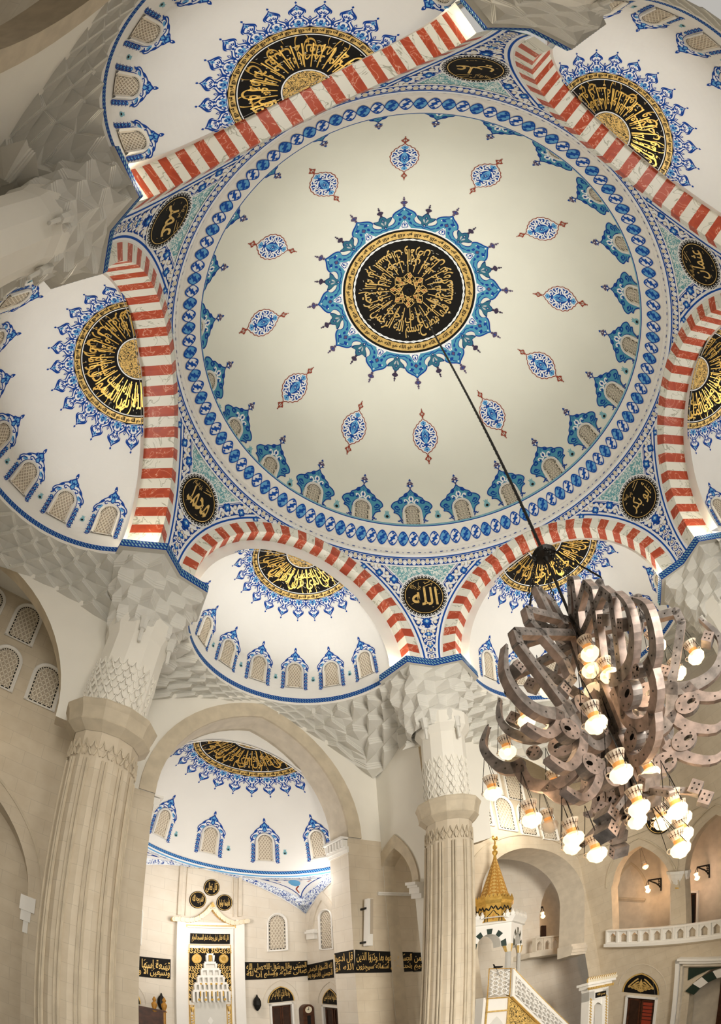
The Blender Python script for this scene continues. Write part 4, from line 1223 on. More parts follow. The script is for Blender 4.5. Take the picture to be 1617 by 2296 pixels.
for s0, fr_, in ((1, jam), (-1, jaml)):
    for h0, h1, d in [(-.62, -.5, .06), (-.5, -.38, .12), (-.08, 0, .3)]:
        mb.box(fr_, *((-.05, 1.3) if s0 > 0 else (-1.3, .05)), 8.2 + h0, 8.2 + h1, 0, d, 'trim_white')
    for k in range(6):
        x = (.02 + k * .21) * s0
        mb.prism(fr_, [(x, 7.82), (x + .15 * s0, 7.82), (x + .15 * s0, 8.1), (x, 8.1)], 0, .2, 'trim_white')
mb.build('trim_3', kind='structure')
# apse behind the arch: walls, pendentives, half dome
QN, AT, AR_, AZb, AN = 18.0, 4.42, 4.3, 7.6, 13.7
FQ = Fr(F4n * QN, F4t, Z, -F4n)
wall('wall_apse', FQ, [(-4.3, -5.4), (AT + .05, -5.4), (AT + .05, 8.4), (-4.3, 8.4)], (), 'pale_ashlar')
FA = Fr(F4n * QN + F4t * AT, -F4n, Z, -F4t)   # right side wall of the apse, x runs towards the hall
wall('wall_apse', FA, [(0, -5.4), (4, -5.4), (4, 8.4), (0, 8.4)], (), 'pale_ashlar')
FAl = Fr(F4n * QN - F4t * 4.25, F4n, Z, F4t)
wall('wall_apse', FAl, [(-4, -5.4), (0, -5.4), (0, 8.4), (-4, 8.4)], (), 'pale_ashlar')
AC = F4n * AN + F4t * .1 + Z * AZb
AS = Sph(AC, AR_, -30)
b = MB(); us = [radians(x) for x in seq(-96, 96, 48)]; vs = [max(.002, radians(3.0 * i)) for i in range(31)]
b.grid(lambda u, v: AS.at(u, v), us, vs, 'half_plaster'); b.build('apse_dome', kind='structure', smooth=True, clip=(F4n, 14.1))
half_medallion(Sph(AC, AR_, -30), 'half round black and gold medallion in the apse dome beyond the great arch', ('فاتبعوا ما أنزل إليكم من ربكم ولا تتبعوا', 'من دونه أولياء قليلا ما تذكرون'), -90, 90, 14.2)
b = MB(); ak = [pi * i / 40 for i in range(41)]
for i in range(len(gi) - 1):
    u0, u1 = pi * i / (len(gi) - 1), pi * (i + 1) / (len(gi) - 1); rr_ = 4.2
    f_ = lambda u: F4n * 14.22 + F4t * (.1 + rr_ * cos(u)) + Z * (AZb + rr_ * sin(u))
    p, q = gi[i], gi[i + 1]
    b.face([F0(*p, -1.2), F0(*q, -1.2), f_(u1), f_(u0)], 'half_plaster')
b.build('apse_dome', kind='structure')
half_windows(Sph(AC, AR_, -30), -30, [-65, -33, -1, 31, 63], 7)
b = MB(); c2 = MB()
for i in range(64):
    u0, u1 = radians(-90 + 180 * i / 64), radians(-90 + 180 * (i + 1) / 64)
    g = lambda u, r, z: AC + (F4n * cos(u) + F4t * sin(u)) * r + Z * z
    b.face([g(u0, AR_ - .03, .02), g(u1, AR_ - .03, .02), g(u1, AR_ - .03, -.12), g(u0, AR_ - .03, -.12)], 'blue')
    b.face([g(u0, AR_ - .05, -.12), g(u1, AR_ - .05, -.12), g(u1, AR_ - .05, -.3), g(u0, AR_ - .05, -.3)], 'paint_white')
    b.face([g(u0, AR_ - .06, -.2), g(u1, AR_ - .06, -.2), g(u1, AR_ - .06, -.26), g(u0, AR_ - .06, -.26)], 'sky')
    for q in range(2):
        a0, a1 = u0 + (u1 - u0) * (q / 2 + .05), u0 + (u1 - u0) * (q / 2 + .3)
        c2.face([g(a0, AR_ - .045, 0), g(a1, AR_ - .045, 0), g(a1 + .02, AR_ - .045, -.1), g(a0 + .02, AR_ - .045, -.1)], 'sky')
b.build('painted_rim', kind='structure'); c2.build('painted_rim_border', label='blue and white braided border at the foot of the apse dome', cat='painted border')
for sd in (1, -1):
    tipx = (AT if sd > 0 else -4.25); corner = F4n * (QN - .02) + F4t * (tipx - .02 * sd)
    def pp(f, s, h=0, sd=sd, tipx=tipx):
        u = sd * f * pi / 2
        arc = AC + (F4n * cos(u) + F4t * sin(u)) * (AR_ - .05)
        xy = Vector((arc.x, arc.y, 0)).lerp(Vector((corner.x, corner.y, 0)), s)
        z = AZb - .3 - 1.35 * (1 - (1 - s) ** 1.0) ** 2.1 * (1 if True else 0)
        c = F4n * AN + F4t * .1
        d = (Vector((c.x, c.y, 0)) - xy).normalized()
        return xy + d * h + Z * z
    pd = thing('apse_pendentive', 'small triangular painted pendentive in the %s corner of the apse' % ('right' if sd > 0 else 'left'), 'painted ornament', pp(.5, .5))
    O = tuple(pp(.5, .5))
    b = MB(); b.grid(lambda u, v: pp(u, v, .0), seq(0, 1, 16), seq(0, 1, 16), 'paint_white'); b.build('white_field', pd, O)
    b = MB()
    for i in range(16):
        for (s0, s1) in ((.0, .14),):
            for f0, f1, k in ((i / 16, (i + 1) / 16, 0),):
                b.face([pp(f0, .02, .02), pp(f1, .02, .02), pp(f1, .1, .02), pp(f0, .1, .02)], 'white_scroll')
        s0, s1 = i / 16, (i + 1) / 16
        for e in (0, 1):
            w = .16
            q = lambda s, t: (t * min(1, w / max(1 - s, .16))) if e == 0 else 1 - t * min(1, w / max(1 - s, .16))
            b.face([pp(q(s0, .1), s0, .024), pp(q(s0, .9), s0, .024), pp(q(s1, .9), s1, .024), pp(q(s1, .1), s1, .024)], 'white_scroll')
    b.build('blue_border', pd, O)
    b = MB()
    for m, k, h in (('blue', 1, .03), ('paint_white', .9, .036), ('rust', .3, .042), ('sky', .42, .048), ('royal', .2, .054)):
        if m in ('blue', 'paint_white'):
            P3 = [(.26 - .0, .16), (.74, .16), (.5, .72)]
            cx, cy = .5, .32
            P3 = [(cx + (x - cx) * k, cy + (y - cy) * k) for x, y in P3]
            n = 6
            for i in range(n):
                for j in range(n):
                    L = lambda i, j: (P3[0][0] + (P3[1][0] - P3[0][0]) * i / n * (1 - j / n) + (P3[2][0] - P3[0][0]) * j / n, P3[0][1] + (P3[2][1] - P3[0][1]) * j / n)
                    b.face([pp(*L(i, j), h), pp(*L(i + 1, j), h), pp(*L(i + 1, j + 1), h), pp(*L(i, j + 1), h)], m)
        else:
            for p in (disc(.5, .3, .13 * k, 10, .3 * k) if m != 'rust' else []) + (mir([]) if m != 'rust' else [[(.5 + x, y) for x, y in q] for q in mir(rib([(.03, .26), (.1, .2), (.16, .22), (.12, .28)], .02, 2)) + rib([(0, .3), (.02, .42), (-.02, .5), (0, .6)], .02, 2)]): b.face([pp(x, y, h) for x, y in p], m)
    b.build('flower_spray', pd, O)
# ----- qibla wall fittings, placed by image pixel positions (1 unit = 60 pixels)
G = lambda fr, x0, y0: (lambda x, y, d=0: fr((x - x0) / 60, (y0 - y) / 60, d))  # takes image pixels; most frames passed in are tilted and sheared to fit them
QB = Fr((-8.8 , 15.704, 3.009), (.954, .551, .199), (-.007, -.004, 1.297), -F4n)
qb = G(QB, 465, 2150)
def frame_strip(mb, f, x0, x1, y0, y1, w, d, m, bottom=False):
    mb.box(f, x0, x0 + w, y0, y1, 0, d, m); mb.box(f, x1 - w, x1, y0, y1, 0, d, m); mb.box(f, x0, x1, y0, y0 + w, 0, d, m)
    if bottom: mb.box(f, x0, x1, y1 - w, y1, 0, d, m)
mh = thing('mihrab', 'tall white prayer niche with gold inlay, stepped stalactite hood and gilded pediment', 'prayer niche', qb(465, 2296))
O = tuple(qb(465, 2296))
b = MB()
b.box(qb, 392, 411, 2058, 2530, 0, .3, 'trim_white'); b.box(qb, 520, 539, 2058, 2530, 0, .3, 'trim_white')
b.box(qb, 394, 402, 1945, 2050, 0, .14, 'pale_stone'); b.box(qb, 528, 536, 1945, 2050, 0, .14, 'pale_stone')
frame_strip(b, qb, 411, 520, 1946, 2050, 2, .08, 'pale_stone')
b.box(qb, 408, 523, 2064, 2076, 0, .22, 'trim_white'); b.box(qb, 411, 520, 2074, 2530, 0, .1, 'trim_white')
b.box(qb, 411, 414, 2076, 2530, 0, .3, 'trim_white'); b.box(qb, 517, 520, 2076, 2530, 0, .3, 'trim_white')
b.build('surround', mh, O)
b = MB(); frame_strip(b, qb, 412, 521, 2070, 2530, 2.2, .26, 'gold_paint'); frame_strip(b, qb, 420.5, 511.5, 2112, 2530, 1, .14, 'gold_paint')
for x in (422, 500):
    frame_strip(b, qb, x, x + 9, 2246, 2530, 1, .2, 'gold_paint')
    for k in range(9): b.box(qb, x + 2.5, x + 6.5, 2268 + k * 6, 2271 + k * 6, .2, .26, 'gold_paint')
    b.prism(qb, [(x + 1, 2250), (x + 8, 2250), (x + 5.5, 2262), (x + 3.5, 2262)], .1, .26, 'gold_paint')
b.build('gilt_frame', mh, O)
b = MB()
C = crv([(385, 2060), (402, 2060), (416, 2061), (432, 2058), (448, 2048), (459, 2037), (466, 2029), (473, 2037), (484, 2049), (500, 2060), (516, 2065), (530, 2063), (546, 2061)], 3)
for i, (x, y) in enumerate(C):
    b.prism(qb, [(x + 5.2 * cos(k * pi / 5), y + 5.2 * sin(-k * pi / 5)) for k in range(10)], .1, .34 + .02 * (i % 2), 'cream', 'gold_paint')
b.prism(qb, [(460, 2031), (472, 2031), (466, 2020)], .1, .38, 'gold_paint')
b.build('gilt_pediment', mh, O, label='cream and gold scalloped pediment')
b = MB(); b.box(qb, 423, 509, 2088, 2110, 0, .16, 'lacquer'); b.build('inscription_panel', mh, O)
b = MB()
for p in text_in('قال الله تعالى فول وجهك شطر المسجد الحرام', 426, 506, 2107, 2090): b.face([qb(x, y, .175) for x, y in p], 'gold_paint')
b.build('inscription_lettering', mh, O)
b = MB(); b.box(qb, 421.5, 510.5, 2120, 2236, 0, .13, 'lacquer'); b.build('inlay_ground', mh, O)
b = MB()
for side in (1, -1):
    X = lambda x: 466 + side * x
    for (x, y) in [(42, 2125), (30, 2126), (18, 2124), (8, 2125), (40, 2165), (30, 2170), (40, 2180), (41, 2195), (41, 2210), (41, 2226), (28, 2160), (33, 2182), (22, 2160)]:
        for pts in ([(-4, -5), (-2, 0), (-5, 3), (-1, 5), (2, 2), (5, 5)], [(4, -5), (1, -2), (3, 1), (5, 0)], [(-5, -1), (-3, -4), (0, -5)]):
            for p in rib([(X(x + u), y + v * 1.1) for u, v in pts], 1.7, 2): b.face([qb(*q, .14) for q in p], 'gold_paint')
    for p in disc(X(29), 2143, 10.5, 20): b.face([qb(*q, .17) for q in p], 'gold')
    for k in range(12):
        for p in disc(X(29 + 7 * cos(k * pi / 6)), 2143 + 7 * sin(k * pi / 6), 2, 6): b.face([qb(*q, .178) for q in p], 'gold_paint')
b.build('gold_inlay', mh, O)
b = MB()
for k, (y0, y1, w) in enumerate([(2132, 2150, 7), (2150, 2166, 12), (2164, 2182, 19), (2180, 2200, 27), (2196, 2216, 34), (2212, 2240, 38)]):
    b.box(qb, 465 - w, 465 + w, y0 - 1, y0 + 4, 0, .2 + .03 * k, 'trim_white')
    n = max(1, k * 2 - 1) if k else 1
    for i in range(n + 1):
        x = 465 - w + 2 * w * i / max(n, 1) if n else 465
        b.prism(qb, [(x - 2.6, y0 + 3), (x + 2.6, y0 + 3), (x + 1.6, y1 - 3), (x, y1), (x - 1.6, y1 - 3)], .05, .24 + .03 * k, 'trim_white')
    b.box(qb, 465 - w, 465 + w, y0 + 3, y1, 0, .142, 'cornice_plaster')
b.build('stalactite_hood', mh, O)
b = MB()
b.box(qb, 462, 468, 2134, 2148, .2, .25, 'gold')
for k in range(5):
    for p in disc(438 + k * 13.5, 2233, 3, 10): b.face([qb(*q, .42) for q in p], 'gold')
for k in range(5): b.box(qb, 441 + k * 12 - 1.2, 441 + k * 12 + 1.2, 2214, 2226, .38, .42, 'gold'); b.box(qb, 443 + k * 11 - 2, 443 + k * 11 + 2, 2196, 2200, .3, .36, 'gold')
b.build('gilt_drops', mh, O)
b = MB(); b.grid(lambda u, v: qb(465 - 33 * cos(u), v, .14 + -.0 * sin(u)), seq(0, pi, 12), [2240, 2530], 'cornice_plaster')
for p in dia(465, 2283, 6, 10): b.face([qb(*q, .15) for q in p], 'trim_white')
b.build('niche', mh, O)
def roundel(f, x, y, r, txt, lab, d=.02, group=None, sx=1):
    t = thing('calligraphy_roundel', lab, 'medallion', f(x, y, d), group)
    O = tuple(f(x, y, d)); b = MB()
    b.prism(f, [(x + r * sx * cos(k * pi / 16), y - r * sin(k * pi / 16)) for k in range(32)], 0, d + .03, 'lacquer'); b.build('disc', t, O)
    b = MB()
    for p in [[(x + q * sx * cos(k * pi / 16), y - q * sin(k * pi / 16)) for k, q in ((i, r * .93), (i + 1, r * .93), (i + 1, r * .88), (i, r * .88))] for i in range(32)]: b.face([f(*q, d + .036) for q in p], 'gold_paint')
    b.build('gold_ring', t, O)
    b = MB()
    for p in text_in(txt, x - r * .66 * sx, x + r * .66 * sx, y + r * .6, y - r * .58, .02): b.face([f(*q, d + .04) for q in p], 'gold_paint')
    b.build('lettering', t, O)
    return t
roundel(qb, 468, 1987, 18, 'قال تعالى', 'topmost of the three black roundels above the prayer niche', group='roundels above the prayer niche')
roundel(qb, 438, 2015, 18.5, 'فثم وجه الله', 'lower left of the three black roundels above the prayer niche', group='roundels above the prayer niche')
roundel(qb, 498, 2019, 18, 'فأينما تولوا', 'lower right of the three black roundels above the prayer niche', group='roundels above the prayer niche')
def inscription(f, x0, x1, y0, y1, y2, y3, lines, lab, d=.02):
    """black panel (left edge y0..y1, right edge y2..y3 in image pixels) with gold lines"""
    c = thing('inscription_band', lab, 'inscription', f((x0 + x1) / 2, (y1 + y3) / 2, d), 'inscription bands along the walls')
    O = tuple(f((x0 + x1) / 2, (y1 + y3) / 2, d)); b = MB()
    mp = lambda u, v, h: f(x0 + (x1 - x0) * u, (y0 + (y1 - y0) * v) * (1 - u) + (y2 + (y3 - y2) * v) * u, h)
    b.box(mp, 0, 1, 0, 1, 0, d, 'lacquer'); b.build('panel', c, O)
    b = MB(); n = len(lines)
    for k, s in enumerate(lines):
        v0, v1 = .08 + .84 * k / n, .08 + .84 * (k + 1.12) / n
        for p in text_in(s, .02, .98, min(v1, .94), v0, .012): b.face([mp(x, y, d + .01) for x, y in p], 'gold_paint')
    rn = random.Random(len(lab)); asp = abs((y1 - y0) / (x1 - x0))
    for k in range(int(14 / asp * .6)):
        u, v = rn.uniform(.03, .97), rn.uniform(.1, .9); s = .035
        for p in rib([(u - s * asp, v + s), (u + s * asp, v - s)], .012, 1): b.face([mp(x, y, d + .012) for x, y in p], 'gold_paint')
    b.build('lettering', c, O)
inscription(qb, 296, 384, 2143, 2187, 2146, 2190, ['تسعة اسما مائة', 'وتسعين الا واحدا'], 'black and gold inscription band left of the prayer niche')
inscription(qb, 545, 692, 2151, 2192, 2158, 2194, ['الحسنى وقال رسول الله صلى الله', 'تعالى عليه وسلم إن لله'], 'black and gold inscription band right of the prayer niche')
fa = lambda x, y, d=0: FA((x - 693) / 60 * 1.95, 3.52 + (2150 - y) / 60 * 1.29 + (x - 693) / 60 * -.1, d)
inscription(fa, 693, 758, 2157, 2194, 2146, 2186, ['لله الأسماء الحسنى', 'الحسنى فادعوه بها'], 'black and gold inscription band on the apse side wall, turning the corner')
FB = G(Fr((-3.27, 13.123, 4.124), (.968, .559, .022), (.078, .045, 1.146), -F4n), 800, 2100)
jb = lambda x, y, d=0: jam((797 - x) / 42 * 1.25, inv(F0, FB(797, y))[1] + (797 - x) * .004, d)
inscription(jb, 755, 797, 2136, 2182, 2126, 2176, ['قل ادعوا', 'الله أو'], 'narrow black and gold inscription on the jamb of the great arch')
inscription(FB, 797, 922, 2126, 2176, 2136, 2180, ['الحسنى فادعوه بها وذروا الذين', 'يلحدون في أسمائه سيجزون'], 'black and gold inscription band under the loudspeaker')
inscription(FB, 923, 962, 2137, 2181, 2140, 2183, ['الرحمن', 'الرحيم'], 'short inscription band squeezed beside the far column', .04)
# pointed windows on the apse walls
def flat_window(name, f, x, y, w, h, kind='lattice'):
    """f: image pixels to wall points.  w half width, h from sill to springing"""
    g = lambda u, v, d=0: f(x + u * 60, y - v * 60, d)
    o = make_window(name, g, w / 60, 0, h / 60, kind, tuple(f(x, y)))
    return o
wnum += 1; flat_window('window_%d' % wnum, qb, 621, 2130, 25, 62)
wnum += 1; flat_window('window_%d' % wnum, qb, 300, 2120, 22, 66)
wnum += 1; flat_window('window_%d' % wnum, lambda x, y, d=0: fa(x, y, d), 746, 2124, 17, 72)
wnum += 1; flat_window('window_%d' % wnum, FB, 957, 2110, 13, 62)
def lunette(f, x, y, w, h, lab, txt=None, d=.03):
    t = thing('lunette_panel', lab, 'inscription', f(x, y, d)); O = tuple(f(x, y, d))
    P = [(x + px_ - x, y - (py - 0)) for px_, py in parch(x, w, 0, h, 8)]
    b = MB(); b.prism(f, P, 0, d, 'lacquer'); b.build('panel', t, O)
    b = MB()
    if txt:
        for p in text_in(txt, -.8, .8, .08, .8, .012): b.face([f(x + u * w * (1 - .55 * v ** 1.5), y - v * h, d + .01) for u, v in p], 'gold_paint')
    else:
        for k in range(1, 5):
            for p in mir(rib([(.02, .12 * k), (.14 * k, .1 + .05 * k), (.17 * k, .3), (.08 * k, .22 + .1 * k), (.04 * k, .12 + .15 * k)], .07, 3)): b.face([f(x + u * w, y - v * h, d + .01) for u, v in p], 'gold_paint')
        for p in dia(0, .5, .1, .22) + dia(0, .16, .12, .1): b.face([f(x + u * w, y - v * h, d + .014) for u, v in p], 'gold_paint')
    q = parch(x, w, 0, h, 8)
    for i in range(len(q) - 1):
        s = .93
        A, B = q[i], q[i + 1]
        b.face([f(A[0], y - A[1], d + .012), f(B[0], y - B[1], d + .012), f(x + (B[0] - x) * s, y - B[1] * s, d + .012), f(x + (A[0] - x) * s, y - A[1] * s, d + .012)], 'gold_paint')
    b.build('gold_tracery', t, O)
lunette(qb, 625, 2249, 31, 37, 'pointed black lunette with gold script right of the prayer niche', 'هو الله الذي لا إله إلا هو')
lunette(qb, 292, 2249, 31, 37, 'pointed black lunette with gold script left of the prayer niche, half hidden by the column', 'بسم الله الرحمن الرحيم')
lunette(fa, 748, 2247, 20, 36, 'pointed black lunette on the apse side wall, cut by the great arch jamb', 'ادخلوها بسلام آمنين')
lunette(FB, 960, 2240, 16, 36, 'sliver of a black lunette beside the far column', 'سلام عليكم', .05)
dnum = 0
def door(f, x0, x1, y0, y1, m='dark_wood', panes=0):
    global dnum
    dnum += 1
    t = thing('door_%d' % dnum, None, None, f((x0 + x1) / 2, y1), kind='structure'); O = tuple(f((x0 + x1) / 2, y1))
    b = MB(); frame_strip(b, f, x0 - 5, x1 + 5, y0 - 6, y1, 4, .12, 'trim_white'); b.build('door_frame', t, O)
    b = MB(); b.box(f, x0, x1, y0, y1, 0, .03, m)
    xm = (x0 + x1) / 2
    for xa, xb in ((x0 + 1, xm - 1), (xm + 1, x1 - 1)): frame_strip(b, f, xa, xb, y0 + 1, y1, (x1 - x0) * .06, .06, 'wood')
    b.build('door_leaf', t, O)
    if panes:
        leaf = [c for c in t.children if c.name.startswith('door_leaf')][0]; b = MB(); b.box(f, xm + 4, x1 - 2, y0 + 6, y1, .03, .05, 'rust')
        for k in range(6): b.box(f, xm + 4, x1 - 2, y0 + 6 + k * 9, y0 + 7 + k * 9, .05, .07, 'void')
        b.build('glazing', leaf, O)
door(qb, 602, 646, 2258, 2530); door(fa, 735, 775, 2256, 2530); door(FB, 952, 990, 2250, 2400)
def outline_arch(name, f, x, y, w, h, m='pale_stone'):
    q = parch(x, w, 0, h, 8); q2 = parch(x, w - 1.2, 0, h - 1.2, 8)
    band(name, lambda a, c, d=0: f(a, y - c, d), q2, q, m, .02)
outline_arch('trim_4', qb, 625, 2249, 42, 52); outline_arch('trim_4', qb, 292, 2249, 42, 52); outline_arch('trim_4', fa, 748, 2247, 32, 52)
# blind arch on the apse side wall
bi, bo = parch(738, 24, 0, 62, 10), parch(738, 36, 0, 82, 10)
band('trim_5', lambda a, c, d=0: fa(a, 2075 - c, d), bi, bo, 'pale_stone', .06)
b = MB(); b.box(fa, 700, 722, 2076, 2098, 0, .14, 'trim_white'); b.box(fa, 699, 724, 2080, 2085, 0, .2, 'trim_white'); b.build('trim_6', kind='structure')
# wall sconces of black lattice
def sconce(f, x, y, lab):
    t = thing('wall_sconce', lab, 'wall lamp', f(x, y, .25)); O = tuple(f(x, y, .25))
    b = MB(); c = f(x, y, .25); sc = .22
    b.lathe(c, [(.02, .42), (.05, .3), (.1, .24), (.15, .1), (.16, -.1), (.1, -.28), (.03, -.4)], 'iron', 8); b.build('lantern', t, O)
    b = MB(); b.tube([f(x, y, 0), f(x, y - 4, .12), f(x, y - 12, .2), f(x, y - 14, .25)], .02, 'iron', 5)
    for k in range(5): b.tube([f(x + 1.5, y + 6 - k * 4, 0), f(x + 3, y + 4 - k * 4, .1), f(x + 1, y + 2 - k * 4, .16)], .012, 'iron', 4)
    b.build('bracket', t, O)
sconce(qb, 362, 2240, 'black ironwork lantern on the wall left of the prayer niche'); sconce(qb, 565, 2246, 'black ironwork lantern on the wall right of the prayer niche')
# grandfather clock
t = thing('longcase_clock', 'wooden longcase clock with pale dial standing in the apse corner', 'clock', qb(678, 2530, .3)); O = tuple(qb(678, 2530, .3))
b = MB(); P = [(665, 2530), (691, 2530)] + [(678 + 13 * cos(k * pi / 10), 2274 - 13 * sin(k * pi / 10)) for k in range(11)]
b.prism(qb, P, .05, .4, 'wood'); b.build('case', t, O)
b = MB(); b.prism(qb, [(678 + 8 * cos(k * pi / 10), 2274 - 8 * sin(k * pi / 10)) for k in range(20)], .4, .42, 'cream', 'gold'); b.build('dial', t, O)
b = MB(); b.box(qb, 677.5, 678.5, 2268, 2275, .42, .43, 'void'); b.box(qb, 673.5, 678.5, 2273, 2274, .42, .43, 'void'); b.build('hands', t, O)
b = MB(); b.box(qb, 674, 682, 2288, 2530, .4, .41, 'void'); b.build('pendulum_window', t, O)
# carved preaching chair at the lower left
ks = lambda x, y, d=0: qb(x, y, d + 3.2)
ks = G(Fr(F4n * 14.0 - F4t * 2.97 + Z * .27, F4t * .86, Z * 1.0, -F4n), 345, 2296)
t = thing('preaching_chair', 'carved dark wood preaching chair with turned finials, behind the left column', 'chair', ks(345, 2530, 0)); O = tuple(ks(345, 2530, 0))
b = MB(); b.prism(ks, [(296, 2530), (296, 2228), (300, 2236), (304, 2256), (316, 2268), (326, 2274), (326, 2530)], -.06, .06, 'wood'); b.build('side_panel', t, O)
b = MB(); b.box(ks, 318, 398, 2284, 2530, -.8, -.7, 'wood'); b.box(ks, 318, 398, 2282, 2286, -.85, -.65, 'wood'); b.box(ks, 326, 390, 2290, 2530, -.7, -.68, 'wood'); b.build('backrest', t, O)
for x, yt, d in ((299, 2205, 0), (374, 2252, -.75), (396, 2250, -.75), (308, 2222, -.75)):
    b = MB(); c = ks(x, 2530, d); h = (2530 - yt) / 60.
    b.lathe(c, [(.06, 0), (.06, h - .62), (.1, h - .6), (.05, h - .52), (.09, h - .4), (.1, h - .3), (.04, h - .2), (.07, h - .12), (.02, h)], 'wood' if x < 305 else 'ochre', 8); b.build('finial_post', t, O)
# ----- side wall right of the great arch, with the pointed opening beside the far column
SWf = Fr(F4t * 5.0, -F4n, Z, -F4t)
sw = G(Fr((-1.893, 13.279, 5.888), (.771, -1.335, -.281), (.068, -.117, 1.1), -F4t), 885, 2000)
si = [(a, 1985 - c) for a, c in parch(888, 40, 0, 82, 10)]; so_ = [(a, 1985 - c) for a, c in parch(888, 53, 0, 112, 10)]
L2 = [inv(SWf, sw(*p)) for p in si]
hl = L2 + [(L2[-1][0], -5.3), (L2[0][0], -5.3)]
hl = [(max(x, -12.97), y) for x, y in hl]
wall('wall_side', SWf, [(-13.0, -5.4), (-10.2, -5.4), (-10.2, 13.6), (-13.0, 13.6)], [hl], 'white_wall', .5, 'stone')
band('trim_7', sw, si, so_, 'stone', .06)
b = MB()
for k, (y0, y1, d) in enumerate([(1983, 1989, .34), (1989, 1994, .26), (1994, 2006, .18), (2006, 2016, .1)]): b.box(sw, 927, 948, y0, y1, -.2, d, 'trim_white')
b.build('trim_8', kind='structure')
b = MB(); b.box(FB, 842, 922, 2001, 2004, 0, .1, 'trim_white'); b.box(FB, 843, 922, 2004, 2008, 0, .06, 'trim_white'); b.build('trim_9', kind='structure')
b = MB(); b.box(FB, 809, 820, 2020, 2120, .15, .4, 'trim_white'); 
t = thing('column_loudspeaker', 'slim white column loudspeaker on the wall above the inscription band', 'loudspeaker', FB(815, 2120, .2)); b.build('cabinet', t, tuple(FB(815, 2120, .2)))
b = MB(); b.box(FB, 814, 819.5, 2021, 2095, .4, .42, 'lattice_back'); b.build('grille', t, tuple(FB(815, 2120, .2)))
b = MB()
for y in (2040, 2112): b.box(FB, 806, 810, y - 2, y + 2, 0, .3, 'iron')
b.build('bracket', t, tuple(FB(815, 2120, .2)))
# person standing under the far inscription, only the head shows
pr = thing('person', 'person with short dark hair standing beside the far column, only head and shoulders in view', 'person', FB(944, 2370, 1.0))
O = FB(944, 2370, 1.0); 
def body(name, verts, edges, radii, m, parent):
    me = bpy.data.meshes.new(name); me.from_pydata(verts, edges, []); me.materials.append(M[m])
    o = bpy.data.objects.new(name, me); COL.objects.link(o); o.parent = parent
    md = o.modifiers.new('skin', 'SKIN'); me.skin_vertices.new() if not me.skin_vertices else None
    for v, r in zip(me.skin_vertices[0].data, radii): v.radius = (r, r)
    me.skin_vertices[0].data[0].use_root = True
    o.modifiers.new('sub', 'SUBSURF').levels = 2
    o.modifiers['sub'].render_levels = 2
    return o
hh = (FB(944, 2282, 1.0) - O).length
sc_ = hh / 1.72
V = [(0, 0, .92), (0, 0, 1.1), (0, .0, 1.32), (0, 0, 1.44), (0, 0, 1.52), (0, -.01, 1.6), (0, -.01, 1.68), (.17, 0, 1.38), (.21, .02, 1.12), (.2, -.06, .88), (-.17, 0, 1.38), (-.21, .02, 1.12), (-.2, -.06, .88), (.09, 0, .85), (.1, 0, .48), (.1, .02, .06), (.1, -.12, .03), (-.09, 0, .85), (-.1, 0, .48), (-.1, .02, .06), (-.1, -.12, .03)]
Ed = [(0, 1), (1, 2), (2, 3), (3, 4), (4, 5), (5, 6), (2, 7), (7, 8), (8, 9), (2, 10), (10, 11), (11, 12), (0, 13), (13, 14), (14, 15), (15, 16), (0, 17), (17, 18), (18, 19), (19, 20)]
Rr = [.14, .13, .15, .07, .055, .085, .09, .065, .05, .035, .065, .05, .035, .09, .065, .045, .035, .09, .065, .045, .035]
body('body', [(x * sc_, y * sc_, z * sc_) for x, y, z in V], Ed, [r * sc_ for r in Rr], 'skin', pr)
b = MB(); b.grid(lambda u, v: O + Vector((.093 * sin(v) * cos(u), .012 + .1 * sin(v) * sin(u), 1.66 + .105 * cos(v))) * sc_, [2 * pi * k / 12 for k in range(12)], seq(.01, 1.45, 6), 'hair', closed=True); b.build('hair', pr, tuple(O), smooth=True)
b = MB(); b.grid(lambda u, v: O + Vector((.19 * cos(u) * v[0], .135 * sin(u) * v[0], v[1])) * sc_, [2 * pi * k / 16 for k in range(16)], [(.45, 1.43), (1.0, 1.36), (1.12, 1.2), (1.0, .9), (.95, .5)], 'cloth', closed=True) if False else b.lathe(O, [(.085 * sc_, 1.44 * sc_), (.19 * sc_, 1.37 * sc_), (.21 * sc_, 1.2 * sc_), (.19 * sc_, .9 * sc_), (.18 * sc_, .5 * sc_)], 'cloth', 14); b.build('shirt', pr, tuple(O), smooth=True)
# ----- transverse arches left and right of the two columns, walls above them
FLn = Fr(F4n * 10.0, F4t, Z, -F4n)
li, lo_ = parch(-10.4, 3.45, 8.2, 4.25), parch(-10.4, 3.95, 8.2, 4.75)
wall('wall_left_arch', FLn, [(-13.6, -5.4), (-5.4, -5.4), (-5.4, 13.6), (-13.6, 13.6)], [[(max(x, -13.55), y) for x, y in li + [(-13.55, -5.3), (-5.5, -5.3), (-5.5, 8.2)]]], 'white_wall', .55, 'stone')
FRn = Fr(F4n * 10.2, F4t, Z, -F4n)
ri, ro = parch(12.45, 4.6, 7.6, 5.0), parch(12.45, 5.1, 7.6, 5.5)
wall('wall_right_arch', FRn, [(5.4, -5.4), (16.625, -5.4), (16.625, 13.6), (5.4, 13.6)], [[(min(x, 16.62), y) for x, y in ri] + [(6.7, 7.25), (5.5, 7.05), (5.5, -5.3), (16.62, -5.3)]], 'white_wall', .6, 'stone')
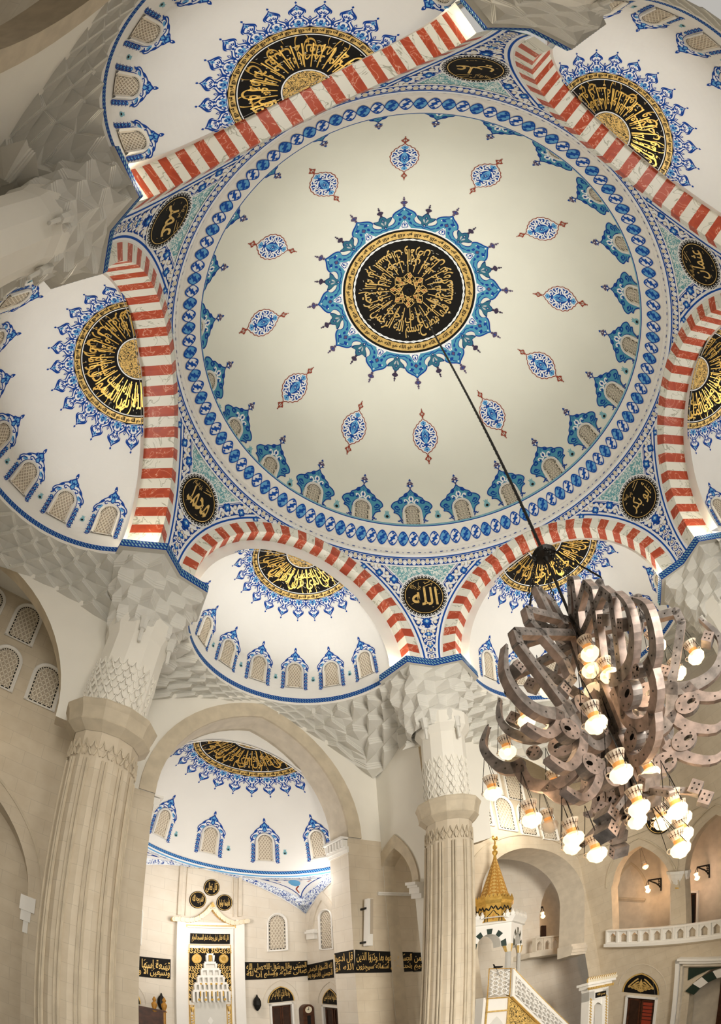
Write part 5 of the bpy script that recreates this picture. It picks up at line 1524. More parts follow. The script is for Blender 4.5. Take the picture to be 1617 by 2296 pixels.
# left bay: front wall with lattice windows over a lower arch, recessed wall behind
fi = parch(-9.3, 2.55, 3.2, 3.4)
wall('wall_front_left', F0, [(-13.4, -5.4), (-5.2, -5.4), (-5.2, 13.6), (-13.4, 13.6)], [fi + [(-11.85, -5.3), (-6.75, -5.3)]], 'ashlar', 1.5)
band('trim_10', F0, parch(-9.3, 2.95, 3.2, 3.9), parch(-9.3, 3.03, 3.2, 4.0), 'stone', .06)
FL3 = Fr(F4n * 14.5, F4t, Z, -F4n)
wall('wall_front_left', FL3, [(-12.5, -5.4), (-5.5, -5.4), (-5.5, 8), (-12.5, 8)], (), 'ashlar')
b = MB(); b.box(F0, -6.95, -6.5, 2.75, 3.25, -.3, .2, 'trim_white'); b.box(F0, -6.9, -6.6, 2.4, 2.75, -.3, .12, 'trim_white'); b.box(F0, -6.8, -6.65, 2.0, 2.4, -.3, .06, 'trim_white'); b.build('trim_11', kind='structure')
for x, y in ((-7.7, 9.75), (-9.25, 9.75), (-10.8, 9.75), (-9.15, 12.0 - .25), (-10.7, 11.75), (-12.3, 9.75)):
    wnum += 1
    g = lambda u, v, d=0, x=x, y=y: F0(x + u, y + v, d)
    make_window('window_%d' % wnum, g, .56, 0, 1.15, 'lattice', tuple(F0(x, y)))
wnum += 1
make_window('window_%d' % wnum, lambda u, v, d=0: FL3(-9.0 + u, 2.6 + v, d), .8, 0, 2.0, 'lattice', tuple(FL3(-9.0, 2.6)))
fl3 = G(Fr((-13.367, 9.141, 1.73), (.737, .426, .411), (-.054, -.031, 1.031), -F4n), 40, 2100)
inscription(fl3, -40, 79, 2080, 2146, 2085, 2150, ['من همزات الشياطين', 'وهيمنا العزيز الجبار'], 'black and gold inscription band at the left edge, beyond the left column', .06)
lunette(fl3, -28, 2260, 32, 42, 'black lunette at the left edge of the photo', 'سلام عليكم طبتم', .05)
outline_arch('trim_12', fl3, -25, 2260, 52, 70)
# left side wall: great arch at the top left
FS = Fr(-F4t * 13, F4n, Z, F4t)
ti_, to_ = parch(-6.8, 3.45, 8.2, 4.25), parch(-6.8, 4.05, 8.2, 4.85)
wall('wall_left', FS, [(-16, -5.4), (14, -5.4), (14, 13.6), (-16, 13.6)], [ti_ + [(-10.25, -5.3), (-3.35, -5.3)]], 'white_wall', 1.2, 'stone')
band('trim_13', FS, ti_, to_, 'stone', .1)
FS2 = Fr(-F4t * 15.5, F4n, Z, F4t)
wall('wall_left', FS2, [(-14, -5.4), (0, -5.4), (0, 14), (-14, 14)], (), 'ashlar')
# transverse arch wall from the upper left pier out to the side wall
FT = Fr(F4n * .0, F4t, Z, -F4n)
wall('wall_left_arch', FT, [(-13.2, 9.6), (-11.2, 9.6), (-11.2, 13.6), (-13.2, 13.6)], (), 'white_wall')

for nm, x0, x1, n0, n1 in (('ceiling_left_bay', -13.6, -5.1, 9.9, 16.6), ('ceiling_right_bay', 4.9, 17.2, 10.1, 16.6)):
    b = MB(); b.face([F4n * n + F4t * x + Z * 13.58 for n, x in ((n0, x0), (n0, x1), (n1, x1), (n1, x0))], 'white_wall'); b.build(nm, kind='structure')
# ------------------------------------------------------------------ right-hand front wall: windows, gallery arch
FRa = Fr((4.702, 17.726, 4.693), (1.587, .916, -.223), (.284, .164, 1.458), -F4n)
fr_ = G(FRa, 1200, 2050)
gin = [(a, 2010 - c) for a, c in parch(1198, 112, 0, 106, 14)] 
gin = [(1305, 2130)] + gin + [(1086, 2130)]
gout = [(a, 2005 - c) for a, c in parch(1196, 143, 0, 131, 14)]; gi2 = [(a, 2005 - c) for a, c in parch(1196, 139, 0, 127, 14)]
hole = [inv(F0, fr_(*p)) for p in gin]
hole = hole + [(hole[-1][0], -5.3), (hole[0][0], -5.3)]
wall('wall_front_right', F0, [(5.95, -5.4), (16.72, -5.4), (16.72, 13.6), (5.95, 13.6)], [hole], 'ashlar', .0)
b = MB()
for i in range(len(hole) - 3):
    p, q = hole[i], hole[i + 1]
    b.face([F0(*p), F0(*q), F0(*q, -1.6), F0(*p, -1.6)], 'pale_stone')
b.build('wall_front_right', kind='structure')
band('trim_14', fr_, gi2, gout, 'stone', .05)
b = MB()
for y0, y1, d in ((2120, 2126, .05), (2126, 2133, .12), (2133, 2140, .08), (2140, 2146, .03)): b.box(fr_, 1272, 1309, y0, y1, -.8, d, 'pale_stone')
b.build('trim_15', kind='structure')
for x, y in ((9.0, 9.7), (10.45, 9.45), (11.9, 9.2), (13.35, 8.95), (14.8, 8.7), (9.9, 11.4), (11.4, 11.15), (12.9, 10.9)):
    wnum += 1
    g = lambda u, v, d=0, x=x, y=y: F0(x + u, y + v - u * .1, d)
    make_window('window_%d' % wnum, g, .62, 0, 1.3, 'lattice', tuple(F0(x, y)))
# gallery seen through the arch
G2 = Fr((6.459, 22.782, 5.35), (1.873, 1.081, -.283), (.324, .187, 1.743), -F4n)
g2 = G(G2, 1200, 2050)
F16 = Fr(F4n * 16.5, F4t, Z, -F4n)
nh = [(1262, 2105), (1262, 2052), (1255, 2020), (1243, 1995), (1230, 1976), (1217, 1995), (1208, 2020), (1203, 2052), (1204, 2105)]
nh2 = [inv(F16, g2(*p)) for p in nh]
wall('wall_gallery', F16, [(7, -5.4), (22, -5.4), (22, 10), (7, 10)], [nh2], 'pale_ashlar', .3)
b = MB(); b.grid(lambda u, v: g2(u, v, -1.6), seq(1120, 1400, 4), seq(1900, 2160, 4), 'pale_stone'); b.build('wall_gallery', kind='structure')
b = MB(); b.box(g2, 1210, 1213, 2070, 2106, -1.5, -1.4, 'dark_wood'); b.box(g2, 1252, 1262, 2060, 2106, -1.5, -1.4, 'dark_wood'); 
door_t = thing('door_%d' % 9, None, None, g2(1257, 2106, -1.4), kind='structure'); b.build('door_leaf', door_t, tuple(g2(1257, 2106, -1.4)))
def balustrade(name, f, x0, x1, y0, y1, n, m, lab, slope=0):
    """pierced stone parapet: n panels each with a little ogee opening"""
    t = thing(name, lab, 'balustrade', f((x0 + x1) / 2, y1)); O = tuple(f((x0 + x1) / 2, y1))
    g = lambda x, y, d=0: f(x, y + slope * (x - x0) / (x1 - x0), d)
    b = MB(); b.box(g, x0, x1, y0 - (y1 - y0) * .02, y0 + (y1 - y0) * .09, -.1, .16, m); b.build('handrail', t, O)
    b = MB(); b.box(g, x0, x1, y1 - (y1 - y0) * .1, y1, -.1, .16, m); b.build('base_rail', t, O)
    w = (x1 - x0) / n; H = y1 - y0
    for k in range(n):
        xa, xb = x0 + k * w, x0 + (k + 1) * w; xm = (xa + xb) / 2
        b = MB(); b.box(g, xa - w * .08, xa + w * .08, y0, y1, -.1, .14, m); b.build('post', t, O)
        ho = [(xm + w * u, y0 + H * v) for u, v in ((.26, .88), (.26, .55), (.3, .5), (.25, .44), (.2, .36), (.1, .3), (0, .22), (-.1, .3), (-.2, .36), (-.25, .44), (-.3, .5), (-.26, .55), (-.26, .88))]
        b = MB()
        for p in tess_h([(xa + w * .08, y0 + H * .09), (xb - w * .08, y0 + H * .09), (xb - w * .08, y1 - H * .1), (xa + w * .08, y1 - H * .1)], [ho]):
            b.face([g(*q, .06) for q in p], m); b.face([g(*q, -.02) for q in reversed(p)], m)
        for i in range(len(ho)): 
            p, q = ho[i], ho[(i + 1) % len(ho)]
            b.face([g(*p, .06), g(*q, .06), g(*q, -.02), g(*p, -.02)], m)
        b.build('pierced_panel', t, O)
    b = MB(); b.box(g, x1 - w * .08, x1 + w * .08, y0, y1, -.1, .14, m); b.build('post', t, O)
    return t
balustrade('balustrade', lambda x, y, d=0: g2(x, y, d + .9), 1165, 1268, 2110, 2140, 6, 'pale_stone', 'stone balustrade inside the big arch behind the pulpit', -8)
b = MB(); b.box(lambda x, y, d=0: g2(x, y - 8 * (x - 1165) / 103, d), 1150, 1275, 2140, 2150, 0, 1.1, 'pale_stone'); b.build('trim_16', kind='structure')
def glass_lamp(name, lab, P, s, lit=True, rope=1.0, group=None, chains=True, top=None, label_cat='lamp'):
    """mosque lamp: flared etched neck, amber collar, round body with loop handles, hung on thin chains"""
    t = thing(name, lab, label_cat, P, group); O = tuple(P); P = Vector(P)
    b = MB(); b.lathe(P, [(.02 * s, -.5 * s), (.16 * s, -.5 * s), (.2 * s, -.44 * s), (.42 * s, -.3 * s), (.52 * s, -.05 * s), (.46 * s, .14 * s), (.26 * s, .27 * s)], 'frosted' if lit else 'etched', 16); bo_ = b.build('body', t, O, True)
    b = MB(); b.lathe(P, [(.26 * s, .27 * s), (.24 * s, .33 * s), (.26 * s, .46 * s)], 'amber', 14); b.build('collar', t, O, True)
    b = MB(); b.lathe(P, [(.26 * s, .46 * s), (.44 * s, .96 * s), (.42 * s, .96 * s), (.25 * s, .48 * s)], 'etched', 14)
    for k in range(16):
        a = 2 * pi * k / 16
        q = lambda z, da=0, P=P, s=s: P + Vector(((.26 + (z - .46) * .36 + .01) * s * cos(a + da), (.26 + (z - .46) * .36 + .01) * s * sin(a + da), z * s))
        b.face([q(.6), q(.6, .07), q(.86, .07), q(.86)], 'wood'); b.face([q(.7, -.1), q(.7, .2), q(.73, .2), q(.73, -.1)], 'wood')
    b.build('neck', t, O)
    for k in range(3):
        a = 2 * pi * k / 3 + .5
        c = P + Vector((.5 * s * cos(a), .5 * s * sin(a), .08 * s)); u = Vector((cos(a), sin(a), 0))
        b = MB(); b.tube([c + u * (.13 * s * cos(x)) + Z * (.13 * s * sin(x)) for x in seq(-1.9, 2.4, 8)], .028 * s, 'etched', 5); b.build('handle', bo_, O)
        if chains:
            b = MB(); b.tube([c + u * .1 * s, top or (P + Z * (1.0 + rope) * s)], .018 * s, 'iron', 4); b.build('chain', t, O)
    if lit:
        b = MB(); b.lathe(P, [(.0, -.22 * s), (.15 * s, -.15 * s), (.2 * s, 0), (.12 * s, .16 * s), (0, .2 * s)], 'glow', 10); b.build('bulb', bo_, O, True)
    return t
def bracket_lamp(f, x, y, flip, lab, s=.32):
    """iron wall bracket with a small hanging glass lamp; x,y: wall plate top"""
    t = thing('bracket_lamp', lab, 'wall lamp', f(x, y, 0), 'bracket lamps in the gallery'); O = tuple(f(x, y, 0))
    b = MB()
    e = f(x, y, 0); dn = f(x, y + 28, 0); out = f(x + 10 * flip, y, .9)
    b.tube([e, dn], .05, 'iron', 5); b.tube([e, out], .045, 'iron', 5); b.tube([f(x, y + 20, 0), f(x + 3 * flip, y + 9, .4), out], .04, 'iron', 5)
    for k in range(4): b.tube([f(x, y + 4 + 5 * k, .02), f(x + 2.4 * flip, y + 2 + 4 * k, .2), f(x + 1 * flip, y + 8 + 4 * k, .1)], .025, 'iron', 4)
    b.build('bracket', t, O)
    c = f(x + 10 * flip, y + 22, .9)
    b = MB(); 
    for dx in (-.12, .12): b.tube([out, c + Vector((dx, 0, .25))], .02, 'iron', 4)
    b.build('chains', t, O)
    b = MB(); b.lathe(c, [(.05 * s, -.5 * s), (.3 * s, -.36 * s), (.48 * s, -.05 * s), (.3 * s, .2 * s), (.24 * s, .3 * s), (.42 * s, .9 * s)], 'frosted', 10); b.build('shade', t, O, True)
    b = MB(); b.lathe(c, [(0, -.25 * s), (.2 * s, 0), (0, .2 * s)], 'glow', 8); b.build('bulb', t, O)
    return c
c = bracket_lamp(lambda x, y, d=0: g2(x, y, d - 1.5), 1219, 2025, 1, 'iron bracket lamp glowing on the wall deep inside the big arch'); lamp('POINT', c + F4n * -.4, 45, (1, .6, .3), .12)
# ------------------------------------------------------------------ right side wall with balcony
FW = Fr(F4t * 16.7, -F4n, Z, -F4t)
SR = Fr((9.394, 17.129, 1.466), (.68, -1.178, -.64), (.145, -.251, 1.448), -F4t)
sr = G(SR, 1450, 2100)
def SRh(p): return inv(FW, sr(*p))
a1 = [(x, 1985 - c) for x, c in parch(1437, 68, 0, 92, 10)]; a2 = [(x, 1965 - c) for x, c in parch(1608, 76, 0, 122, 10)]
op1 = [(1500, 2076), (1500, 1985)] + a1[1:-1] + [(1365, 1985), (1368, 2095)]
op2 = [(1684, 2060), (1684, 1965)] + a2[1:-1] + [(1532, 1965), (1534, 2072)]
dr = [(1480, 2530), (1480, 2238), (1412, 2238), (1410, 2530)]
pt = [(1700, 2530), (1700, 2150), (1640, 2150), (1590, 2165), (1560, 2190), (1548, 2212), (1550, 2530)]
wall('wall_right', FW, [(-13.4, -6.5), (1, -6.5), (1, 13.6), (-13.4, 13.6)], [[SRh(p) for p in h] for h in (op1, op2, pt)], 'ashlar', .6, 'stone')
o1 = [(x, 1985 - c) for x, c in parch(1437, 85, 0, 112, 10)]; o1b = [(x, 1985 - c) for x, c in parch(1437, 82, 0, 109, 10)]
o2 = [(x, 1965 - c) for x, c in parch(1608, 94, 0, 144, 10)]; o2b = [(x, 1965 - c) for x, c in parch(1608, 91, 0, 141, 10)]
band('trim_17', sr, o1b, o1, 'stone', .05); band('trim_17', sr, o2b, o2, 'stone', .05)
L19 = Fr((11.056, 19.25, 4.306), (.742, -1.285, -.751), (.183, -.317, 1.511), -F4t)
l19 = G(L19, 1450, 2000)
b = MB(); b.grid(lambda u, v: l19(u, v), seq(1330, 1760, 6), seq(1800, 2160, 6), 'pale_stone'); b.build('wall_loggia', kind='structure')
b = MB(); b.grid(lambda u, v: l19(u, 1880 - (u - 1440) * .35, v), seq(1330, 1760, 6), seq(0, 2.6, 4), 'trim_white'); b.build('ceiling_loggia', kind='structure')
b = MB()
for k in range(26):
    x = 1360 + k * 14; y = 1883 - (x - 1440) * .35
    for q in (.5, 2.0):
        b.box(l19, x, x + 11, y, y + .6, q, q + .05, 'void'); b.tube([l19(x + 2, y + .5, q + .1), l19(x + 6, y + .5, q + .3), l19(x + 10, y + .5, q + .12)], .03, 'void', 4)
b.build('painted_ceiling_border', label='black scrollwork border painted on the loggia ceiling behind the balcony', cat='painted border')
b = MB(); ia = parch(1436, 40, 0, 70, 8); ib = parch(1436, 34, 0, 64, 8)
band('trim_18', lambda a, c, d=0: l19(a - 20, 2000 - c, d), ib, ia, 'stone', .03)
b.box(l19, 1376, 1450, 2012, 2016, 0, .12, 'stone'); b.box(l19, 1378, 1448, 2016, 2020, 0, .06, 'stone'); b.build('trim_18', kind='structure')
door(l19, 1538, 1562, 2000, 2075, 'void'); door(l19, 1512, 1520, 2010, 2080, 'void')
c = bracket_lamp(l19, 1484, 1966, -1, 'iron bracket lamp glowing on the loggia wall left of the balcony column'); lamp('POINT', c - F4t * .35, 55, (1, .58, .30), .12)
c = bracket_lamp(l19, 1588, 1940, -1, 'iron bracket lamp glowing on the loggia wall right of the balcony column'); lamp('POINT', c - F4t * .35, 40, (1, .62, .42), .12)
glass_lamp('hanging_lamp', 'small clear hanging lamp inside the left loggia arch', l19(1479, 1934, 1.4), .32, True, 3.5)
# balcony column
t = thing('balcony_column', 'short round stone column with carved capital standing on the balcony', 'column', sr(1516, 2074, -.3)); O = tuple(sr(1516, 2074, -.3))
b = MB(); b.grid(lambda u, v: sr(1516 + 12.5 * cos(u) + (v - 2070) * .03, v, -.3 + .3 * sin(u)), [2 * pi * k / 16 for k in range(16)], [2076, 1984], 'pale_stone', closed=True); b.build('shaft', t, O)
b = MB()
for (y0, w0, y1, w1) in ((1984, 13, 1974, 17), (1974, 16, 1964, 20), (1964, 20, 1956, 22), (1956, 23, 1950, 23)):
    b.grid(lambda u, v: sr(1514 + v[1] * cos(u) * (1.12 if round(u * 8 / pi) % 2 else 1), v[0], -.3 + .32 * v[1] / 16 * sin(u)), [2 * pi * k / 16 for k in range(16)], [(y0, w0), (y1, w1)], 'trim_white', closed=True) if False else [b.face([sr(1514 + w * cos(2 * pi * kk / 16) * (1.1 if kk % 2 else 1), y, -.3 + .02 * w * sin(2 * pi * kk / 16)) for y, w, kk in ((y0, w0, k), (y0, w0, k + 1), (y1, w1, k + 1), (y1, w1, k))], 'trim_white') for k in range(16)]
b.build('capital', t, O)
b = MB(); b.grid(lambda u, v: sr(1515 + 13.2 * cos(u), v, -.3 + .32 * sin(u)), [2 * pi * k / 16 for k in range(16)], [1987, 1984], 'gold_paint', closed=True); b.build('necking', t, O)
balustrade('balustrade', lambda x, y, d=0: sr(x, y, d + .15), 1361, 1690, 2080, 2112, 13, 'trim_white', 'white stone balustrade of the balcony on the right-hand wall', -33)
b = MB(); sl = lambda x, y, d=0: sr(x, y - 33 * (x - 1361) / 329, d)
b.box(sl, 1356, 1695, 2112, 2119, -.3, .34, 'trim_white'); b.box(sl, 1356, 1695, 2119, 2123, 0, .2, 'stone'); b.build('balcony_slab', kind='structure')
for lc, y in ((1347, 2120),):
    pass
lunette(sr, 1440, 2227, 42, 50, 'gold and black floral lunette over the door below the balcony', None)
outline_arch('trim_19', sr, 1442, 2215, 55, 60)
door(sr, 1413, 1475, 2240, 2530, 'dark_wood', 1)
# portal at the lower right
b = MB(); frame_strip(b, sr, 1519, 1720, 2140, 2530, 8, .3, 'trim_white'); frame_strip(b, sr, 1528, 1712, 2150, 2530, 5, .2, 'pale_stone'); b.box(sr, 1524, 1715, 2136, 2141, 0, .4, 'trim_white'); b.build('trim_20', kind='structure')
t = thing('portal_arch', 'green and white striped arch over the doorway in the lower right corner', 'arch', sr(1600, 2200, .1)); O = tuple(sr(1600, 2200, .1))
A = [(1545 - 4, 2214), (1556, 2196), (1574, 2180), (1596, 2168), (1622, 2160), (1650, 2157), (1680, 2158)]; Bq = [(1560, 2222), (1572, 2206), (1588, 2193), (1606, 2184), (1628, 2177), (1653, 2174), (1680, 2174)]
W_, G_ = MB(), MB()
for i in range(6):
    q = [A[i], A[i + 1], Bq[i + 1], Bq[i]]
    (G_ if i % 2 == 0 else W_).prism(sr, [(q[k][0], q[k][1]) for k in (3, 2, 1, 0)], -.1, .14, 'green_stone' if i % 2 == 0 else 'trim_white')
G_.build('green_voussoirs', t, O); W_.build('white_voussoirs', t, O)
b = MB(); b.prism(sr, [(1543, 2190), (1543, 2160), (1610, 2160), (1585, 2166), (1563, 2177)], 0, .06, 'green_stone'); b.build('spandrel', t, O)
b = MB(); b.grid(lambda u, v: sr(u, v, -.7), seq(1540, 1720, 3), seq(2150, 2530, 4), 'pale_stone'); b.box(sr, 1602, 1720, 2190, 2530, -.68, -.6, 'wood'); b.build('wall_portal', kind='structure')
roundel(sr, 1484, 1840, 30, 'الله أكبر', 'black roundel on the right wall half hidden by the chandelier lamps', .04, None, .95)
# ------------------------------------------------------------------ pulpit (minbar) right of the far column
MBf = Fr((1.536, 14.166, 2.531), (1.385, .8, -.227), (.233, .135, 1.31), -F4n)
mf = G(MBf, 1080, 2150)
mn = thing('pulpit', 'tall white marble pulpit with pierced stair rails and gilded conical spire', 'pulpit', mf(1110, 2530)); O = tuple(mf(1110, 2530))
# spire: octagonal drum, crown, cone, finial
def mring(r, y, n=8, cx=1100, ph=.39): return [mf(cx + r * cos(2 * pi * k / n + ph), y, -.75 + r / 60 * 1.55 * sin(2 * pi * k / n + ph)) for k in range(n)]
def mloft(mb, prof, m, n=8, cx=1100, alt=None):
    for (r0, y0), (r1, y1) in zip(prof, prof[1:]):
        A, B_ = mring(r0, y0, n, cx), mring(r1, y1, n, cx)
        for k in range(n): mb.face([A[k], A[(k + 1) % n], B_[(k + 1) % n], B_[k]], alt if (alt and k % 2) else m)
b = MB(); mloft(b, [(27.5, 2064), (27.5, 2026)], 'gold'); b.build('drum', mn, O)
b = MB()
for k in range(8):
    A, B_ = mring(27.8, 2064), mring(27.8, 2026)
    f = lambda u, v, k=k, A=A, B_=B_: (A[k].lerp(A[(k + 1) % 8], u)).lerp(B_[k].lerp(B_[(k + 1) % 8], u), v)
    for p in rib([(.12, .0), (.12, .3), (.3, .42), (.5, .62), (.7, .42), (.88, .3), (.88, 0)], .05, 2) + rib([(0, .75), (.2, .62), (.35, .85), (.5, .7), (.65, .85), (.8, .62), (1, .75)], .09, 2): b.face([f(*q) for q in p], 'void')
    for p in dia(.5, .25, .12, .2): b.face([f(*q) for q in p], 'ochre')
b.build('drum_inlay', mn, O)
b = MB(); mloft(b, [(27, 2026), (31, 2020), (31, 2015), (28, 2012)], 'gold')
A, B_ = mring(30.5, 2015), mring(30.5, 2006)
for k in range(8):
    for i in range(4):
        p, q = A[k].lerp(A[(k + 1) % 8], i / 4), A[k].lerp(A[(k + 1) % 8], (i + 1) / 4); tp = B_[k].lerp(B_[(k + 1) % 8], (i + .5) / 4)
        b.face([p, q, tp], 'gold'); b.face([p + F4n * .05, tp, q + F4n * .05], 'gold')
b.build('crown', mn, O)
b = MB(); mloft(b, [(24.5, 2012), (3, 1922)], 'ochre'); b.build('cone', mn, O)
b = MB(); A, B_ = mring(25, 2012), mring(3.2, 1922)
for k in range(8):
    f = lambda u, v, k=k: (A[k].lerp(A[(k + 1) % 8], u)).lerp(B_[k].lerp(B_[(k + 1) % 8], u), v)
    for i in range(11):
        v = .02 + i * .088; h = .04
        for p in dia(.5, v + h, .24, h * .9): b.face([f(*q) for q in p], 'gold_paint')
        for s in (.16, .84): b.face([f(s - .07, v), f(s + .07, v), f(s + .04, v + h), f(s - .04, v + h)], 'gold_paint'); b.face([f(s - .07, v + h * 1.1), f(s + .07, v + h * 1.1), f(.5, v + h * 2), f(.5, v + h * 1.8)], 'gold_paint')
b.build('cone_inlay', mn, O)
b = MB(); mloft(b, [(3, 1922), (2.2, 1914), (4.5, 1909), (4.5, 1905), (2, 1902), (2, 1900), (4, 1897), (3.6, 1893), (1.6, 1890), (1.4, 1882), (.5, 1878)], 'gold')
b.tube([mf(1100 + 4.2 * cos(x), 1872 - 5 * sin(x), -.75) for x in seq(-3.6, .5, 10)], [.02, .05, .06, .07, .07, .07, .07, .07, .06, .05, .02], 'gold', 5)
b.build('finial', mn, O)
# canopy: two faces meeting at a corner, crenellated cornice, arches, columns
mk = lambda x, y, d=0: mf(x, y, d)
def face2(u, y, d=0):
    """canopy front unrolled: u 0..1 left face (receding to the left), 1..2 right face"""
    if u <= 1: return mf(1057 + 51 * u, y + (1 - u) * 3, -1.15 + 1.15 * u + d)
    return mf(1108 + 44 * (u - 1), y - (u - 1) * 2, -.55 * (u - 1) + d)
def canopy_arch(u0, u1, ys, ya, thick):
    n = 9; um = (u0 + u1) / 2; w = (u1 - u0) / 2; L = []
    for k in range(n + 1):
        th = pi * k / n
        L.append(((um + w * cos(pi - th), ys - (ys - ya) * (sin(th) ** .9)), (um + w * 1.42 * cos(pi - th), ys - (ys - ya + thick) * sin(th) ** .9)))
    return L
b = MB(); 
for u0, u1 in ((0, 1), (1, 2)):
    n = 10; c0, c1 = u0 + .2, u1 - .14
    L = canopy_arch(c0 + .07, c1 - .07, 2115, 2086, 11)
    xs = [u0] + [p[0][0] for p in L] + [u1]; ys_ = [2115] + [p[0][1] for p in L] + [2115]
    for i in range(len(xs) - 1): 
        if i == 0 or i == len(xs) - 2: b.face([face2(xs[i], 2115), face2(xs[i + 1], 2115), face2(xs[i + 1], 2066), face2(xs[i], 2066)], 'trim_white')
        else: b.face([face2(xs[i], ys_[i]), face2(xs[i + 1], ys_[i + 1]), face2(xs[i + 1], 2066), face2(xs[i], 2066)], 'trim_white'); b.face([face2(xs[i], ys_[i]), face2(xs[i + 1], ys_[i + 1]), face2(xs[i + 1], ys_[i + 1], -.4), face2(xs[i], ys_[i], -.4)], 'cornice_plaster')
b.build('canopy', mn, O)
V_ = MB(); Wv = MB()
for u0, u1 in ((0, 1), (1, 2)):
    L = canopy_arch(u0 + .27, u1 - .21, 2115, 2086, 11)
    for i in range(9):
        (a0, o0), (a1_, o1_) = L[i], L[i + 1]
        (V_ if i % 2 == 0 else Wv).face([face2(*a0, .03), face2(*a1_, .03), face2(*o1_, .03), face2(*o0, .03)], 'green_stone' if i % 2 == 0 else 'trim_white')
V_.build('green_voussoirs', mn, O); Wv.build('white_voussoirs', mn, O)
b = MB()
for u0, u1 in ((-.06, 1), (1, 2.08)):
    for y0, y1, d in ((2066, 2060, .12), (2060, 2054, .22)): b.face([face2(u0, y0, d - .1), face2(u1, y0, d - .1), face2(u1, y1, d), face2(u0, y1, d)], 'trim_white')
    b.face([face2(u0, 2067, 0), face2(u1, 2067, 0), face2(u1, 2066, .12), face2(u0, 2066, .12)], 'trim_white')
    n = 10 if u1 < 1.5 else 9
    for i in range(n):
        p, q = u0 + (u1 - u0) * i / n, u0 + (u1 - u0) * (i + 1) / n; mid = (p + q) / 2; e = (q - p) * .5
        pts = [(mid - e * .6, 2055), (mid - e * .9, 2049), (mid - e * .35, 2046), (mid, 2040), (mid + e * .35, 2046), (mid + e * .9, 2049), (mid + e * .6, 2055)]
        b.prism(face2, [(x, y) for x, y in reversed(pts)], .12, .2, 'trim_white')
b.build('crenellated_cornice', mn, O)
b = MB(); mloft(b, [(33, 2058), (28, 2054)], 'trim_white'); b.face([face2(0, 2060, .1), face2(1, 2060, .1), face2(2, 2060, .1), mf(1150, 2058, -2), mf(1062, 2058, -2)], 'trim_white'); b.build('canopy_roof', mn, O)
for u, y1 in ((.12, 2170), (1.04, 2170), (1.9, 2196)):
    b = MB(); cx = face2(u, 0, 0)
    for (y0, r0), (ya, ra) in zip([(y1, 5.2), (2128, 5)], [(2128, 5), (2128, 5)]):
        for k in range(10):
            q = lambda k, y, r: face2(u + r * cos(2 * pi * k / 10) / 50, y, -.12 + .1 * r / 5 * sin(2 * pi * k / 10))
            b.face([q(k, y1, 5.2), q(k + 1, y1, 5.2), q(k + 1, 2128, 5), q(k, 2128, 5)], 'trim_white')
    b.build('column', mn, O)
    b = MB()
    for k in range(10):
        q = lambda k, y, r: face2(u + r * cos(2 * pi * k / 10) / 50, y, -.12 + .1 * r / 5 * sin(2 * pi * k / 10))
        b.face([q(k, 2128, 5.5), q(k + 1, 2128, 5.5), q(k + 1, 2112, 9), q(k, 2112, 9)], 'cream' if k % 2 else 'gold_paint'); b.face([q(k, 2112, 9), q(k + 1, 2112, 9), q(k + 1, 2109, 9), q(k, 2109, 9)], 'trim_white')
    b.build('column_capital', mn, O)
# flank: back post, panels, stair rails
b = MB(); b.box(mf, 1053, 1064, 2066, 2530, -1.2, -1.0, 'trim_white')
for k in range(44): b.tube([mf(1056 + 3 * (k % 2), 2080 + k * 8, -.98), mf(1059 - 3 * (k % 2), 2088 + k * 8, -.98)], .03, 'cream', 4)
b.build('back_post', mn, O)
b = MB(); b.box(mf, 1066, 1112, 2222, 2530, -.5, -.1, 'trim_white'); b.build('flank', mn, O)
b = MB()
frame_strip(b, mf, 1068, 1111, 2163, 2225, 2, .0, 'gold_paint', True); frame_strip(b, mf, 1070, 1111, 2224, 2252, 1.6, -.05, 'gold_paint', True); frame_strip(b, mf, 1070, 1111, 2252, 2530, 1.6, -.05, 'gold_paint')
b.build('gilt_edging', mn, O)
b = MB(); P = [(1078, 2530), (1078, 2290), (1081, 2278), (1086, 2270), (1092, 2263), (1098, 2270), (1103, 2278), (1106, 2290), (1106, 2530)]
b.prism(mf, list(reversed(P)), -.12, -.08, 'cornice_plaster'); b.build('pointed_recess', mn, O)
def pierced(mb, f, quad, n, m, seed=1):
    """star lattice filling a parallelogram (lower left, lower right, upper right, upper left in image pixels)"""
    Q = lambda u, v, d=0: f(quad[0][0] * (1 - u) * (1 - v) + quad[1][0] * u * (1 - v) + quad[2][0] * u * v + quad[3][0] * (1 - u) * v, quad[0][1] * (1 - u) * (1 - v) + quad[1][1] * u * (1 - v) + quad[2][1] * u * v + quad[3][1] * (1 - u) * v, d)
    nu, nv = n
    for i in range(nu):
        for j in range(nv):
            L = []
            for k in range(6): L += rib([(.5 + .46 * cos(pi * k / 3), .5 + .46 * sin(pi * k / 3)), (.5 + .24 * cos(pi * k / 3 + .52), .5 + .24 * sin(pi * k / 3 + .52)), (.5 + .46 * cos(pi * k / 3 + 1.05), .5 + .46 * sin(pi * k / 3 + 1.05))], .11, 1)
            L += line([(0, .5), (.1, .5)], .11) + line([(.9, .5), (1, .5)], .11) + line([(0, 0), (.28, .12)], .11) + line([(1, 0), (.72, .12)], .11) + line([(0, 1), (.28, .88)], .11) + line([(1, 1), (.72, .88)], .11)
            for p in L:
                c = [((i + x) / nu, (j + y) / nv) for x, y in p]
                mb.face([Q(*q, .05) for q in c], m)
                for k in range(4): mb.face([Q(*c[k], -.03), Q(*c[(k + 1) % 4], -.03), Q(*c[(k + 1) % 4], .05), Q(*c[k], .05)], m)
